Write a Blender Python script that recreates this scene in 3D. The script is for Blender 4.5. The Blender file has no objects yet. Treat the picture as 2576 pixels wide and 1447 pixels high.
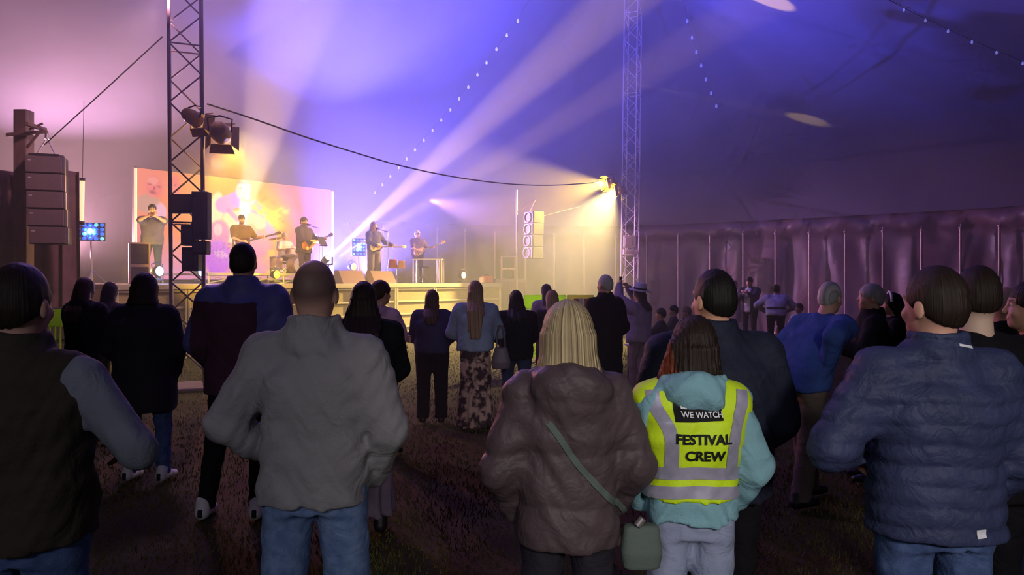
import bpy, math, random
import numpy as np
from mathutils import Vector, Matrix, Quaternion
from mathutils.bvhtree import BVHTree

SC = bpy.context.scene
COL = SC.collection
random.seed(7)
RNG = np.random.default_rng(7)

# ------------------------------------------------------------------ camera
FPX, CX, HY, CAMH = 1860.0, 1288.0, 708.0, 1.72      # focal length and horizon in pixels of the 2576x1447 frame
cam_data = bpy.data.cameras.new('camera')
cam_data.sensor_width = 36.0
cam_data.lens = 36.0 * FPX / 2576.0
cam_data.shift_y = -(723.5 - HY) / 2576.0
cam_data.clip_start = 0.05
cam_data.clip_end = 200
cam = bpy.data.objects.new('camera', cam_data)
COL.objects.link(cam)
cam.location = (0, 0, CAMH)
cam.rotation_euler = (math.pi / 2, 0, 0)
SC.camera = cam


def W(px, py, d):
    """Point of the place seen at pixel (px, py) at a distance d along the view axis."""
    return Vector(((px - CX) / FPX * d, d, CAMH + (HY - py) / FPX * d))


# stage frame: u runs along the front edge away from us, n points to the audience
SU = Vector((0.64, 0.768, 0))
SN = Vector((0.768, -0.64, 0))
SO = Vector((-0.37, 24.6, 0))
DECK = 1.66


def P(s, depth, z=0.0):
    return SO - SU * s - SN * depth + Vector((0, 0, z))


def on_stage(px, depth):
    """distance along the front edge of the stage point seen in column px at that depth behind the edge"""
    r = (px - CX) / FPX
    b = SO - SN * depth
    return (b.x - r * b.y) / (SU.x - r * SU.y)


# ------------------------------------------------------------------ world, view
world = bpy.data.worlds.new('night')
SC.world = world
world.use_nodes = True
world.node_tree.nodes['Background'].inputs[0].default_value = (0.004, 0.004, 0.012, 1)
world.node_tree.nodes['Background'].inputs[1].default_value = 0.3
SC.view_settings.view_transform = 'Standard'
SC.view_settings.look = 'None'
SC.view_settings.exposure = 0.0
SC.view_settings.gamma = 1.0
SC.view_settings.use_curve_mapping = False
SC.cycles.use_denoising = True
SC.cycles.use_adaptive_sampling = True
SC.cycles.adaptive_threshold = 0.08
SC.cycles.adaptive_min_samples = 12
SC.cycles.max_bounces = 3
SC.cycles.diffuse_bounces = 1
SC.cycles.glossy_bounces = 2
SC.cycles.volume_bounces = 0
SC.cycles.transmission_bounces = 2
SC.cycles.sample_clamp_indirect = 4.0
SC.cycles.caustics_reflective = False
SC.cycles.caustics_refractive = False


def spot(name, loc, target, energy, color, deg, blend=0.5, radius=0.08):
    ld = bpy.data.lights.new(name, 'SPOT')
    ld.energy = energy
    ld.color = color
    ld.spot_size = math.radians(deg)
    ld.spot_blend = blend
    ld.shadow_soft_size = radius
    o = bpy.data.objects.new(name, ld)
    COL.objects.link(o)
    o.location = loc
    o.rotation_euler = (Vector(target) - Vector(loc)).to_track_quat('-Z', 'Y').to_euler()
    return o


YEL = (1.0, 0.72, 0.16)
PALE = (1.0, 0.80, 0.50)
BLUE = (0.10, 0.10, 1.0)
VIO = (0.50, 0.24, 1.0)
PINK = (1.0, 0.38, 0.75)

RT = W(1582, 708, 26.0)          # foot of the far king pole mast
RT.z = 0
LT = W(474, 708, 11.9)           # foot of the near king pole mast
LT.z = 0
# --- lamps on the masts, aimed at the stage
R_LAMPS = [W(1527, 461, 25.4), W(1546, 480, 25.5)]
spot('mast_lamp_light', R_LAMPS[0], P(5.5, 3, 3.2), 18000, (1.0, 0.62, 0.14), 58, 0.6, 0.10)
spot('mast_lamp_light', R_LAMPS[1], P(2.5, -3.0, 0.2), 34000, (1.0, 0.74, 0.30), 62, 0.8, 0.10)
L_LAMP = W(556, 340, 11.7)
spot('mast_lamp_light', L_LAMP + Vector((0.12, 0.25, -0.1)), P(6.5, 6, 1.6), 5000, (1.0, 0.58, 0.03), 40, 0.7, 0.08)
# --- moving heads on the stage
MH1 = W(826, 648, 23.4)
MH2 = W(598, 600, 22.5)
spot('moving_head_beam', MH1, W(1490, 60, 17.5), 150000, (1.0, 0.58, 0.06), 7.0, 0.45, 0.03)
spot('moving_head_beam', MH1 + Vector((0.25, 0.1, 0)), W(1760, 95, 19.5), 70000, (1.0, 0.58, 0.12), 5.5, 0.45, 0.03)
spot('moving_head_beam', MH2, W(738, 20, 17.0), 52000, (1.0, 0.60, 0.42), 16, 0.45, 0.05)
# --- blue and violet washes thrown up on the canvas from behind and beside the screen
spot('blue_wash_light', P(3.2, 5.6, 1.9), W(1130, 40, 20), 60000, BLUE, 88, 1.0, 0.04)
spot('blue_wash_light', P(0.6, 5.6, 1.9), W(1720, -80, 20), 11500, BLUE, 60, 1.0, 0.04)
spot('violet_wash_light', W(150, 640, 24), W(220, 200, 19), 11000, (0.95, 0.46, 0.62), 110, 1.0, 0.06)
spot('violet_wash_light', P(0.4, 3, 4.6), W(2050, 760, 22), 11000, (0.78, 0.36, 0.85), 46, 1.0, 0.06)
spot('lilac_haze_fill', P(0.4, 6.4, 2.0), W(960, 360, 22), 11500, (0.72, 0.44, 1.0), 80, 1.0, 0.04)  # unseen spot added to give the haze its lavender glow
spot('mauve_glow_fill', LT + Vector((-0.2, -0.4, 6.2)), W(110, 560, 14.0), 1100, (1.0, 0.52, 0.62), 60, 1.0, 0.2)  # unseen lamp added, stands in for haze glow on speakers and drape
spot('violet_crowd_fill', LT + Vector((0.3, -0.6, 7.0)), (0.5, 6.5, 0.8), 900, (0.55, 0.32, 1.0), 110, 1.0, 0.3)  # unseen purple fill added to lift the middle rows of the crowd
STREAK = W(1592, 210, 25.7)
F_LAMP = W(497, 305, 11.7)
spot('front_wash_light', F_LAMP + Vector((0.1, 0.35, 0)), P(3.0, -0.8, 1.4), 3600, (1.0, 0.72, 0.30), 44, 0.9, 0.1)
spot('pink_rim_light', P(9.5, 1.0, 4.6), (0.6, 3.0, 1.4), 2200, (1.0, 0.34, 0.26), 50, 1.0, 0.15)
# --- unseen fill lights added behind the audience for the nearest backs
spot('rear_fill_light', (1.3, -3.4, 3.3), (1.02, 2.7, 1.15), 700, (1.0, 0.94, 0.90), 33, 1.0, 0.35)
spot('rear_fill_light', (-1.8, -4.0, 3.5), (-0.9, 2.6, 1.0), 260, (0.86, 0.84, 1.0), 52, 1.0, 0.5)
spot('rear_fill_light', (5.0, -3.6, 3.5), (1.9, 2.4, 1.0), 100, (0.82, 0.84, 1.0), 60, 1.0, 0.5)


# ------------------------------------------------------------------ materials
def lin(c):
    return tuple(((v / 255.0) / 12.92 if v <= 10 else (((v / 255.0) + 0.055) / 1.055) ** 2.4) for v in c)


_M = {}


def mat(name, rgb=(128, 128, 128), rough=0.7, metal=0.0, var=0.0, vscale=8.0, bump=0.0, bscale=60.0, emit=0.0, spec=0.4, rgb2=None, stretch=None, sheen=0.0, lo=0.35, hi=0.65):
    """Principled material: colour (optionally mottled with a second colour by noise) and fine noise relief."""
    if name in _M:
        return _M[name]
    m = bpy.data.materials.new(name)
    m.use_nodes = True
    nt = m.node_tree
    b = nt.nodes['Principled BSDF']
    c = lin(rgb)
    b.inputs['Base Color'].default_value = (*c, 1)
    b.inputs['Roughness'].default_value = rough
    b.inputs['Metallic'].default_value = metal
    b.inputs['Specular IOR Level'].default_value = spec
    if sheen:
        b.inputs['Sheen Weight'].default_value = sheen
    tc = nt.nodes.new('ShaderNodeTexCoord')
    src = tc.outputs['Object']
    if stretch:
        mp = nt.nodes.new('ShaderNodeMapping')
        mp.inputs['Scale'].default_value = stretch
        nt.links.new(src, mp.inputs['Vector'])
        src = mp.outputs['Vector']
    if var or rgb2:
        n = nt.nodes.new('ShaderNodeTexNoise')
        n.inputs['Scale'].default_value = vscale
        n.inputs['Detail'].default_value = 4
        nt.links.new(src, n.inputs['Vector'])
        r = nt.nodes.new('ShaderNodeValToRGB')
        c2 = lin(rgb2) if rgb2 else tuple(v * (1 + var) for v in c)
        c1 = c if rgb2 else tuple(v * (1 - var) for v in c)
        r.color_ramp.elements[0].position = lo
        r.color_ramp.elements[1].position = hi
        r.color_ramp.elements[0].color = (*c1, 1)
        r.color_ramp.elements[1].color = (*c2, 1)
        nt.links.new(n.outputs['Fac'], r.inputs['Fac'])
        nt.links.new(r.outputs['Color'], b.inputs['Base Color'])
    if bump:
        n = nt.nodes.new('ShaderNodeTexNoise')
        n.inputs['Scale'].default_value = bscale
        n.inputs['Detail'].default_value = 3
        nt.links.new(src, n.inputs['Vector'])
        bp = nt.nodes.new('ShaderNodeBump')
        bp.inputs['Strength'].default_value = min(1.0, bump)
        bp.inputs['Distance'].default_value = 0.01
        nt.links.new(n.outputs['Fac'], bp.inputs['Height'])
        nt.links.new(bp.outputs['Normal'], b.inputs['Normal'])
    if emit:
        b.inputs['Emission Color'].default_value = (*c, 1)
        b.inputs['Emission Strength'].default_value = emit
        m.cycles.emission_sampling = 'NONE'
    _M[name] = m
    return m


def translucent(m, rgb, amount=0.6):
    """thin plastic that lets light through"""
    nt = m.node_tree
    b = nt.nodes['Principled BSDF']
    t = nt.nodes.new('ShaderNodeBsdfTranslucent')
    t.inputs['Color'].default_value = (*lin(rgb), 1)
    mx = nt.nodes.new('ShaderNodeMixShader')
    mx.inputs[0].default_value = amount
    nt.links.new(b.outputs[0], mx.inputs[1])
    nt.links.new(t.outputs[0], mx.inputs[2])
    nt.links.new(mx.outputs[0], nt.nodes['Material Output'].inputs['Surface'])
    return m


def cloth_relief(m, amount=0.5, scale=7.0):
    """soft wrinkles: a warped low-frequency noise under the weave"""
    nt = m.node_tree
    b = nt.nodes['Principled BSDF']
    tc = nt.nodes.new('ShaderNodeTexCoord')
    n = nt.nodes.new('ShaderNodeTexNoise')
    n.inputs['Scale'].default_value = scale
    n.inputs['Detail'].default_value = 2.5
    n.inputs['Distortion'].default_value = 1.2
    nt.links.new(tc.outputs['Object'], n.inputs['Vector'])
    bp = nt.nodes.new('ShaderNodeBump')
    bp.inputs['Strength'].default_value = amount
    bp.inputs['Distance'].default_value = 0.05
    nt.links.new(n.outputs['Fac'], bp.inputs['Height'])
    if b.inputs['Normal'].is_linked:
        nt.links.new(b.inputs['Normal'].links[0].from_socket, bp.inputs['Normal'])
    nt.links.new(bp.outputs['Normal'], b.inputs['Normal'])
    return m


def vcol_mat(name, rough=0.6, emit=None, bump=0.0):
    """material whose colour comes from the colour attribute «tint» of the mesh (skin, screen picture)"""
    if name in _M:
        return _M[name]
    m = bpy.data.materials.new(name)
    m.use_nodes = True
    nt = m.node_tree
    b = nt.nodes['Principled BSDF']
    a = nt.nodes.new('ShaderNodeAttribute')
    a.attribute_name = 'tint'
    b.inputs['Roughness'].default_value = rough
    b.inputs['Specular IOR Level'].default_value = 0.35
    if emit is None:
        nt.links.new(a.outputs['Color'], b.inputs['Base Color'])
    else:
        b.inputs['Base Color'].default_value = (0.01, 0.01, 0.01, 1)
        nt.links.new(a.outputs['Color'], b.inputs['Emission Color'])
        b.inputs['Emission Strength'].default_value = emit
    _M[name] = m
    return m


# ------------------------------------------------------------------ object helpers
def tag(o, label=None, cat=None, group=None, kind=None):
    if label:
        o['label'] = label
    if cat:
        o['category'] = cat
    if group:
        o['group'] = group
    if kind:
        o['kind'] = kind
    return o


def empty(name, loc=(0, 0, 0), rz=0.0, label=None, cat=None, group=None):
    o = bpy.data.objects.new(name, None)
    o.empty_display_size = 0.1
    COL.objects.link(o)
    o.location = loc
    o.rotation_euler = (0, 0, rz)
    return tag(o, label, cat, group)


def link_mesh(name, me, material=None, parent=None):
    if material is not None and len(me.materials) == 0:
        me.materials.append(material)
    o = bpy.data.objects.new(name, me)
    COL.objects.link(o)
    if parent is not None:
        o.parent = parent
    return o


def np_mesh(name, V, F, smooth=True):
    """mesh from numpy vertices (n,3) and quads (m,4)"""
    me = bpy.data.meshes.new(name)
    me.vertices.add(len(V))
    me.vertices.foreach_set('co', np.asarray(V, np.float32).ravel())
    F = np.asarray(F, np.int32)
    k = F.shape[1]
    me.loops.add(F.size)
    me.loops.foreach_set('vertex_index', F.ravel())
    me.polygons.add(len(F))
    me.polygons.foreach_set('loop_start', np.arange(0, F.size, k, dtype=np.int32))
    me.polygons.foreach_set('loop_total', np.full(len(F), k, np.int32))
    me.update(calc_edges=True)
    me.validate()
    me.polygons.foreach_set('use_smooth', np.full(len(me.polygons), smooth, bool))
    return me


class MB:
    """collects simple solids into one mesh"""

    def __init__(self):
        self.v, self.f, self.s = [], [], []

    def add(self, vs, fs, smooth=False):
        o = len(self.v)
        self.v += [tuple(p) for p in vs]
        self.f += [tuple(i + o for i in f) for f in fs]
        self.s += [smooth] * len(fs)
        return self

    def box(self, c, size, rot=None, ch=0.0):
        c = Vector(c)
        x, y, z = (q / 2 for q in size)
        if ch <= 0:
            vs = [Vector((i * x, j * y, k * z)) for k in (-1, 1) for j in (-1, 1) for i in (-1, 1)]
            fs = [(0, 2, 3, 1), (4, 5, 7, 6), (0, 1, 5, 4), (2, 6, 7, 3), (0, 4, 6, 2), (1, 3, 7, 5)]
        else:          # chamfered box
            ch = min(ch, x * .9, y * .9, z * .9)
            vs, idx = [], {}
            for k in (-1, 1):
                for j in (-1, 1):
                    for i in (-1, 1):
                        for ax in range(3):
                            q = [i * (x - ch), j * (y - ch), k * (z - ch)]
                            q[ax] = (i * x, j * y, k * z)[ax]
                            idx[(i, j, k, ax)] = len(vs)
                            vs.append(Vector(q))
            fs = []
            for ax in range(3):
                for s in (-1, 1):
                    a, b2 = [(1, 2), (0, 2), (0, 1)][ax]
                    loop = []
                    for p, q in ((-1, -1), (1, -1), (1, 1), (-1, 1)):
                        t = [0, 0, 0]
                        t[ax], t[a], t[b2] = s, p, q
                        loop.append(idx[(*t, ax)])
                    flip = (s < 0) != (ax == 1)
                    fs.append(tuple(reversed(loop)) if flip else tuple(loop))
            for ax in range(3):
                a, b2 = [(1, 2), (0, 2), (0, 1)][ax]
                for p in (-1, 1):
                    for q in (-1, 1):
                        t1, t2 = [0, 0, 0], [0, 0, 0]
                        t1[ax], t2[ax] = -1, 1
                        t1[a] = t2[a] = p
                        t1[b2] = t2[b2] = q
                        fs.append((idx[(*t1, a)], idx[(*t2, a)], idx[(*t2, b2)], idx[(*t1, b2)]))
            for k in (-1, 1):
                for j in (-1, 1):
                    for i in (-1, 1):
                        fs.append(tuple(idx[(i, j, k, ax)] for ax in range(3)))
        if rot is not None:
            vs = [rot @ v for v in vs]
        return self.add([c + v for v in vs], fs)

    def cyl(self, a, b, r0, r1=None, n=12, caps=True):
        a, b = Vector(a), Vector(b)
        r1 = r0 if r1 is None else r1
        d = (b - a).normalized()
        e1 = d.orthogonal().normalized()
        e2 = d.cross(e1)
        vs = []
        for p, r in ((a, r0), (b, r1)):
            for i in range(n):
                t = 2 * math.pi * i / n
                vs.append(p + (e1 * math.cos(t) + e2 * math.sin(t)) * r)
        fs = [(i, (i + 1) % n, n + (i + 1) % n, n + i) for i in range(n)]
        self.add(vs, fs, True)
        if caps:
            self.add(vs[:n], [tuple(reversed(range(n)))])
            self.add(vs[n:], [tuple(range(n))])
        return self

    def tube(self, pts, r, n=8, caps=True):
        pts = [Vector(p) for p in pts]
        rs = r if isinstance(r, (list, tuple)) else [r] * len(pts)
        d0 = (pts[1] - pts[0]).normalized()
        e1 = d0.orthogonal().normalized()
        rings = []
        for i, p in enumerate(pts):
            d = (pts[min(i + 1, len(pts) - 1)] - pts[max(i - 1, 0)]).normalized()
            e1 = (e1 - d * e1.dot(d))
            e1 = e1.normalized() if e1.length > 1e-6 else d.orthogonal().normalized()
            e2 = d.cross(e1)
            rings.append([p + (e1 * math.cos(2 * math.pi * k / n) + e2 * math.sin(2 * math.pi * k / n)) * rs[i] for k in range(n)])
        vs = [v for r_ in rings for v in r_]
        fs = [(i * n + k, i * n + (k + 1) % n, (i + 1) * n + (k + 1) % n, (i + 1) * n + k) for i in range(len(pts) - 1) for k in range(n)]
        self.add(vs, fs, True)
        if caps:
            self.add(rings[0], [tuple(reversed(range(n)))])
            self.add(rings[-1], [tuple(range(n))])
        return self

    def lathe(self, prof, c=(0, 0, 0), axis=(0, 0, 1), n=20, smooth=True):
        """prof: list of (radius, height along axis)"""
        c, d = Vector(c), Vector(axis).normalized()
        e1 = d.orthogonal().normalized()
        e2 = d.cross(e1)
        vs = []
        for r, h in prof:
            for i in range(n):
                t = 2 * math.pi * i / n
                vs.append(c + d * h + (e1 * math.cos(t) + e2 * math.sin(t)) * max(r, 1e-4))
        fs = [(j * n + i, j * n + (i + 1) % n, (j + 1) * n + (i + 1) % n, (j + 1) * n + i) for j in range(len(prof) - 1) for i in range(n)]
        return self.add(vs, fs, smooth)

    def ball(self, c, r, n=12, m=8, rot=None):
        c = Vector(c)
        r = Vector(r) if isinstance(r, (list, tuple, Vector)) else Vector((r, r, r))
        vs = []
        for j in range(m + 1):
            a = math.pi * (j + 0.0) / m
            for i in range(n):
                t = 2 * math.pi * i / n
                v = Vector((math.sin(a) * math.cos(t) * r.x, math.sin(a) * math.sin(t) * r.y, math.cos(a) * r.z))
                vs.append(c + (rot @ v if rot is not None else v))
        fs = [(j * n + i, (j + 1) * n + i, (j + 1) * n + (i + 1) % n, j * n + (i + 1) % n) for j in range(m) for i in range(n)]
        return self.add(vs, fs, True)

    def prism(self, outline, depth, M=None):
        """closed 2-D outline (x, z) extruded in y by depth, optional matrix"""
        n = len(outline)
        vs = [Vector((x, -depth / 2, z)) for x, z in outline] + [Vector((x, depth / 2, z)) for x, z in outline]
        if M is not None:
            vs = [M @ v for v in vs]
        fs = [tuple(range(n)), tuple(reversed(range(n, 2 * n)))] + [(i, n + i, n + (i + 1) % n, (i + 1) % n) for i in range(n)]
        return self.add(vs, fs)

    def obj(self, name, material, parent=None):
        me = bpy.data.meshes.new(name)
        me.from_pydata(self.v, [], self.f)
        me.polygons.foreach_set('use_smooth', self.s)
        me.update()
        return link_mesh(name, me, material, parent)


_unit = {}


def bar(name, a, b, r, material, parent=None, n=8):
    """round bar from a to b that shares one unit-cylinder mesh per material"""
    key = (material.name, n)
    if key not in _unit:
        mb = MB().cyl((0, 0, 0), (0, 0, 1), 1.0, n=n)
        me = bpy.data.meshes.new('bar')
        me.from_pydata(mb.v, [], mb.f)
        me.polygons.foreach_set('use_smooth', mb.s)
        me.materials.append(material)
        _unit[key] = me
    a, b = Vector(a), Vector(b)
    o = bpy.data.objects.new(name, _unit[key])
    COL.objects.link(o)
    o.location = a
    o.rotation_euler = (b - a).to_track_quat('Z', 'Y').to_euler()
    o.scale = (r, r, (b - a).length)
    if parent is not None:
        o.parent = parent
    return o


def copy_tree(o, parent=None):
    c = o.copy()
    COL.objects.link(c)
    c.parent = parent
    for ch in list(o.children):
        copy_tree(ch, c)
    return c
# ------------------------------------------------------------------ ground
m_ground = mat('trodden_grass', (74, 70, 40), 0.95, rgb2=(58, 46, 30), vscale=1.6, bump=0.6, bscale=40, spec=0.1)
V = []
xs = np.linspace(-30, 26, 57)
ys = np.linspace(-18, 38, 57)
gx, gy = np.meshgrid(xs, ys, indexing='ij')
gz = 0.012 * np.sin(gx * 2.1 + 1.3 * np.sin(gy * 1.7)) - 0.012
V = np.stack([gx, gy, gz], -1).reshape(-1, 3)
idx = np.arange(57 * 57).reshape(57, 57)
F = np.stack([idx[:-1, :-1], idx[1:, :-1], idx[1:, 1:], idx[:-1, 1:]], -1).reshape(-1, 4)
floor = link_mesh('floor', np_mesh('floor', V, F), m_ground)
tag(floor, kind='structure')

# grass blades where the ground shows
m_blade = mat('grass_blade', (88, 92, 40), 0.8, rgb2=(96, 80, 40), vscale=3, spec=0.2)
nb = 90000
by = 3.0 + 21.0 * RNG.random(nb) ** 1.5
bx = (RNG.random(nb) - 0.5) * 1.5 * by
ds_ = (bx - SO.x) * -SN.x + (by - SO.y) * -SN.y
keep = (bx > -9) & (bx < 10) & (ds_ < -0.15)
bx, by = bx[keep], by[keep]
nb = len(bx)
ang = RNG.random(nb) * 6.283
hh = 0.010 + 0.022 * RNG.random(nb)
wd = 0.0025 + 0.0005 * by
le = (RNG.random((nb, 2)) - 0.5) * 0.05
V = np.zeros((nb, 3, 3))
V[:, 0] = np.stack([bx - wd * np.cos(ang), by - wd * np.sin(ang), np.full(nb, -0.02)], -1)
V[:, 1] = np.stack([bx + wd * np.cos(ang), by + wd * np.sin(ang), np.full(nb, -0.02)], -1)
V[:, 2] = np.stack([bx + le[:, 0], by + le[:, 1], hh], -1)
g = link_mesh('grass', np_mesh('grass', V.reshape(-1, 3), np.arange(nb * 3).reshape(-1, 3), False), m_blade)
tag(g, 'short worn grass covering the tent floor', 'grass', kind='stuff')

# ------------------------------------------------------------------ tent wall line (pole feet) and roof
WALL = [(-24, 24), (-19.5, 29.5), (-13.5, 32.6), (-7.2, 33.0), (-0.73, 31.5), (1.68, 29.5), (5.98, 27.0), (9.76, 24.3), (13.0, 21.5), (13.7, 20.8),
        (18, 13), (19.5, 4), (18, -6), (9, -14), (-8, -15), (-20, -9), (-25, 3), (-26, 15)]


def wall_z(x, y):
    """height of the eave: a little higher behind the stage"""
    t = min(1.0, max(0.0, (4.0 - x) / 10.0)) if y > 10 else 0.0
    return 3.38 + 0.6 * t


def resample(pts, step):
    out = []
    n = len(pts)
    for i in range(n):
        a, b = Vector(pts[i]), Vector(pts[(i + 1) % n])
        k = max(1, int(round((b - a).length / step)))
        out += [a.lerp(b, j / k) for j in range(k)]
    return out


RING = resample(WALL, 0.42)
m_canvas = mat('tent_canvas', (96, 96, 122), 0.75, var=0.06, vscale=0.7, bump=0.15, bscale=3.0, spec=0.3)
m_wall = mat('tent_wall_pvc', (70, 60, 78), 0.42, rgb2=(112, 84, 90), vscale=0.8, bump=1.0, bscale=2.6, spec=0.6)
RIDGE = [Vector((LT.x, LT.y)), Vector((RT.x, RT.y))]
PEAK = 13.4
nr = 16
V, F = [], []
N = len(RING)
for i, p in enumerate(RING):
    ab = RIDGE[1] - RIDGE[0]
    t = min(1, max(0, (p - RIDGE[0]).dot(ab) / ab.dot(ab)))
    q = RIDGE[0] + ab * t
    sag = 1.0 - 0.12 * math.sin(math.pi * t)
    ze = wall_z(p.x, p.y) + 0.42
    for j in range(nr + 1):
        s = j / nr
        w = p.lerp(q, s)
        z = ze + (PEAK * sag - ze) * (0.72 * s + 0.28 * s ** 2.2) - 0.25 * math.sin(math.pi * s)
        z += 0.05 * math.sin(i * 0.62) * math.sin(math.pi * s)
        V.append((w.x, w.y, z))
for i in range(N):
    for j in range(nr):
        a, b = i * (nr + 1) + j, ((i + 1) % N) * (nr + 1) + j
        F.append((a, a + 1, b + 1, b))
V = np.array(V)
roof = link_mesh('ceiling', np_mesh('ceiling', V, F), m_canvas)
tag(roof, kind='structure')
ROOF = BVHTree.FromPolygons([Vector(v) for v in V], F)


def roof_at(px, py, off=0.06):
    d = (W(px, py, 1.0) - Vector((0, 0, CAMH))).normalized()
    h = ROOF.ray_cast(Vector((0, 0, CAMH)), d)
    return h[0] - d * off if h[0] else W(px, py, 24)


# the wall: sheet with vertical folds hanging inside the eave, gathered band on top
V, F = [], []
FINE = resample(WALL, 0.16)
N = len(FINE)
zs_ = [0.0, 0.15, 0.5, 0.9, 1.3, 1.7, 2.1, 2.5, 2.8, 3.0, 3.2, 3.3, 3.42, 3.55, 3.7, 3.84]
for i, p in enumerate(FINE):
    a, b = FINE[i - 1], FINE[(i + 1) % N]
    tn = (b - a).normalized()
    nrm = Vector((-tn.y, tn.x))
    if nrm.dot(Vector((0, 10)) - p) < 0:
        nrm = -nrm
    k = (wall_z(p.x, p.y) + 0.46) / 3.84
    for z in zs_:
        f = 0.05 * math.sin(i * 0.9 + 0.7 * math.sin(z * 1.7 + i * 0.21)) + 0.05 * math.sin(i * 0.37 + z * 1.1) + 0.035 * math.sin(i * 1.9 + z * 3.1 * math.sin(i * 0.13))
        f *= 0.6 + 0.5 * math.sin(z * 0.9)
        if z > 3.2:
            f += 0.16 * math.sin((z - 3.2) / 0.64 * math.pi) + 0.05 * math.sin(i * 2.3 + z * 9)
        o = nrm * (f - 0.12)
        V.append((p.x + o.x, p.y + o.y, z * k + (0.06 * math.sin(i * 0.8) if z > 3.2 else 0)))
nz = len(zs_)
for i in range(N):
    for j in range(nz - 1):
        F.append((i * nz + j, ((i + 1) % N) * nz + j, ((i + 1) % N) * nz + j + 1, i * nz + j + 1))
wall = link_mesh('wall_tent', np_mesh('wall_tent', V, F), m_wall)
tag(wall, kind='structure')

# side poles of the tent wall, one thing each
m_pole = mat('side_pole_alloy', (190, 170, 160), 0.45, 0.3)
POLES = [(882, 31.6, 560), (965, 31.4, 574), (1100, 30.6, 577), (1170, 30.2, 581), (1245, 29.6, 584), (1322, 29.3, 640), (1394, 28.6, 588), (1470, 28.0, 592), (1549, 27.3, 594),
         (1627, 26.9, 593), (1706, 26.3, 590), (1786, 25.7, 589), (1870, 25.0, 588), (1951, 24.3, 586), (2036, 23.6, 584), (2126, 22.8, 582), (2221, 22.1, 580), (2318, 21.5, 577), (2416, 20.9, 572), (2514, 20.2, 566)]
PNAME = ['first', 'second', 'third', 'fourth', 'fifth', 'sixth', 'seventh', 'eighth', 'ninth', 'tenth', 'eleventh', 'twelfth']
for i, (px, d, py) in enumerate(POLES):
    top = W(px, py, d)
    if i < 5:
        lab = 'pale tent side pole behind the guitarists, %s from the LED screen' % PNAME[i]
    elif i < 9:
        lab = 'pale tent side pole between the stage and the lattice mast, %s from the stage' % PNAME[i - 5]
    else:
        lab = 'pale tent side pole along the crumpled wall, %s past the lattice mast' % PNAME[i - 9]
    e = empty('side_pole', (top.x, top.y, 0), 0, lab, 'pole', 'side poles along the tent wall')
    bar('pole_tube', (0, 0, 0), (0, 0, top.z), 0.035, m_pole, e)
    MB().lathe([(0.06, 0), (0.06, 0.02), (0.037, 0.05), (0.037, 0.1)], n=8).obj('foot_socket', m_pole, e)
    MB().lathe([(0.037, top.z - 0.06), (0.055, top.z - 0.03), (0.055, top.z), (0.012, top.z + 0.02), (0.012, top.z + 0.1)], n=8).obj('top_spike', m_pole, e)

# ------------------------------------------------------------------ king pole masts (lattice)
m_mast_near = mat('mast_steel_dark', (140, 118, 122), 0.5, 0.1)
m_mast_far = mat('mast_alloy', (232, 222, 240), 0.4, 0.1)


def mast(name, foot, a, phi, lean, material, label, pitch, r_ch, r_br, ztop=12.6):
    e = empty(name, foot, 0, label, 'truss tower', 'lattice king pole masts')
    cs = []
    for k in range(4):
        t = phi + math.pi / 4 + k * math.pi / 2
        cs.append(Vector((a / math.sqrt(2) * math.cos(t), a / math.sqrt(2) * math.sin(t), 0)))

    def at(c, z):
        return Vector((c.x + lean * z, c.y, z))
    for c in cs:
        bar('chord', at(c, 0.05), at(c, ztop), r_ch, material, e, 10)
    z, i = 0.3, 0
    while z + pitch < ztop:
        for k in range(4):
            c0, c1 = (cs[k], cs[(k + 1) % 4]) if (i + k) % 2 else (cs[(k + 1) % 4], cs[k])
            bar('diagonal_brace', at(c0, z), at(c1, z + pitch), r_br, material, e, 6)
            if i % 6 == 5:
                bar('cross_brace', at(cs[k], z), at(cs[(k + 1) % 4], z), r_br, material, e, 6)
        z += pitch
        i += 1
    MB().box((0, 0, 0.03), (a * 2.0, a * 2.0, 0.05), Matrix.Rotation(phi, 3, 'Z'), 0.01).obj('base_plate', material, e)
    return e


mast('lattice_mast', LT, 0.477, math.radians(24), -0.009, m_mast_near, 'tall dark steel lattice mast with a lamp and black boxes in front of the stage', 0.47, 0.028, 0.014)
mast('lattice_mast', RT, 0.477, math.radians(-27), 0.014, m_mast_far, 'tall silvery lattice mast with two yellow lamps beside the tent wall', 0.47, 0.026, 0.013)

# ------------------------------------------------------------------ stage
m_deck = mat('stage_deck', (120, 104, 84), 0.6, var=0.25, vscale=2.0, bump=0.2)
m_fascia = mat('fascia_scrim', (176, 162, 122), 0.8, rgb2=(150, 136, 100), vscale=14, stretch=(1, 1, 6), bump=0.2)
m_alloy = mat('stage_alloy', (205, 196, 170), 0.4, 0.3)
SW, SD = 12.2, 9.0
RZ = math.atan2(SU.y, SU.x)         # local x along the front edge (to the far end), local -y to the audience
st = empty('stage', P(SW, 0), RZ, 'raised wooden stage platform with a panelled front, standing before the LED screen', 'stage')
for i in range(6):
    w = SW / 6
    MB().box((w * (i + 0.5), SD / 2, DECK - 0.045), (w - 0.012, SD, 0.09), None, 0.008).obj('deck_panel', m_deck, st)
for i in range(8):
    w = SW / 8
    x0 = w * i
    pn = MB().box((x0 + w / 2, 0.06, 0.80), (w - 0.05, 0.03, 1.46)).obj('fascia_panel', m_fascia, st)
    for z in (0.06, 0.42, 0.78, 1.14, 1.50):
        MB().box((x0 + w / 2, 0.02, z), (w - 0.02, 0.05, 0.045), None, 0.006).obj('rail', m_alloy, pn)
    for x in (x0 + 0.035, x0 + w - 0.035):
        MB().box((x, 0.01, 0.78), (0.055, 0.06, 1.55), None, 0.008).obj('upright', m_alloy, pn)
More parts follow.
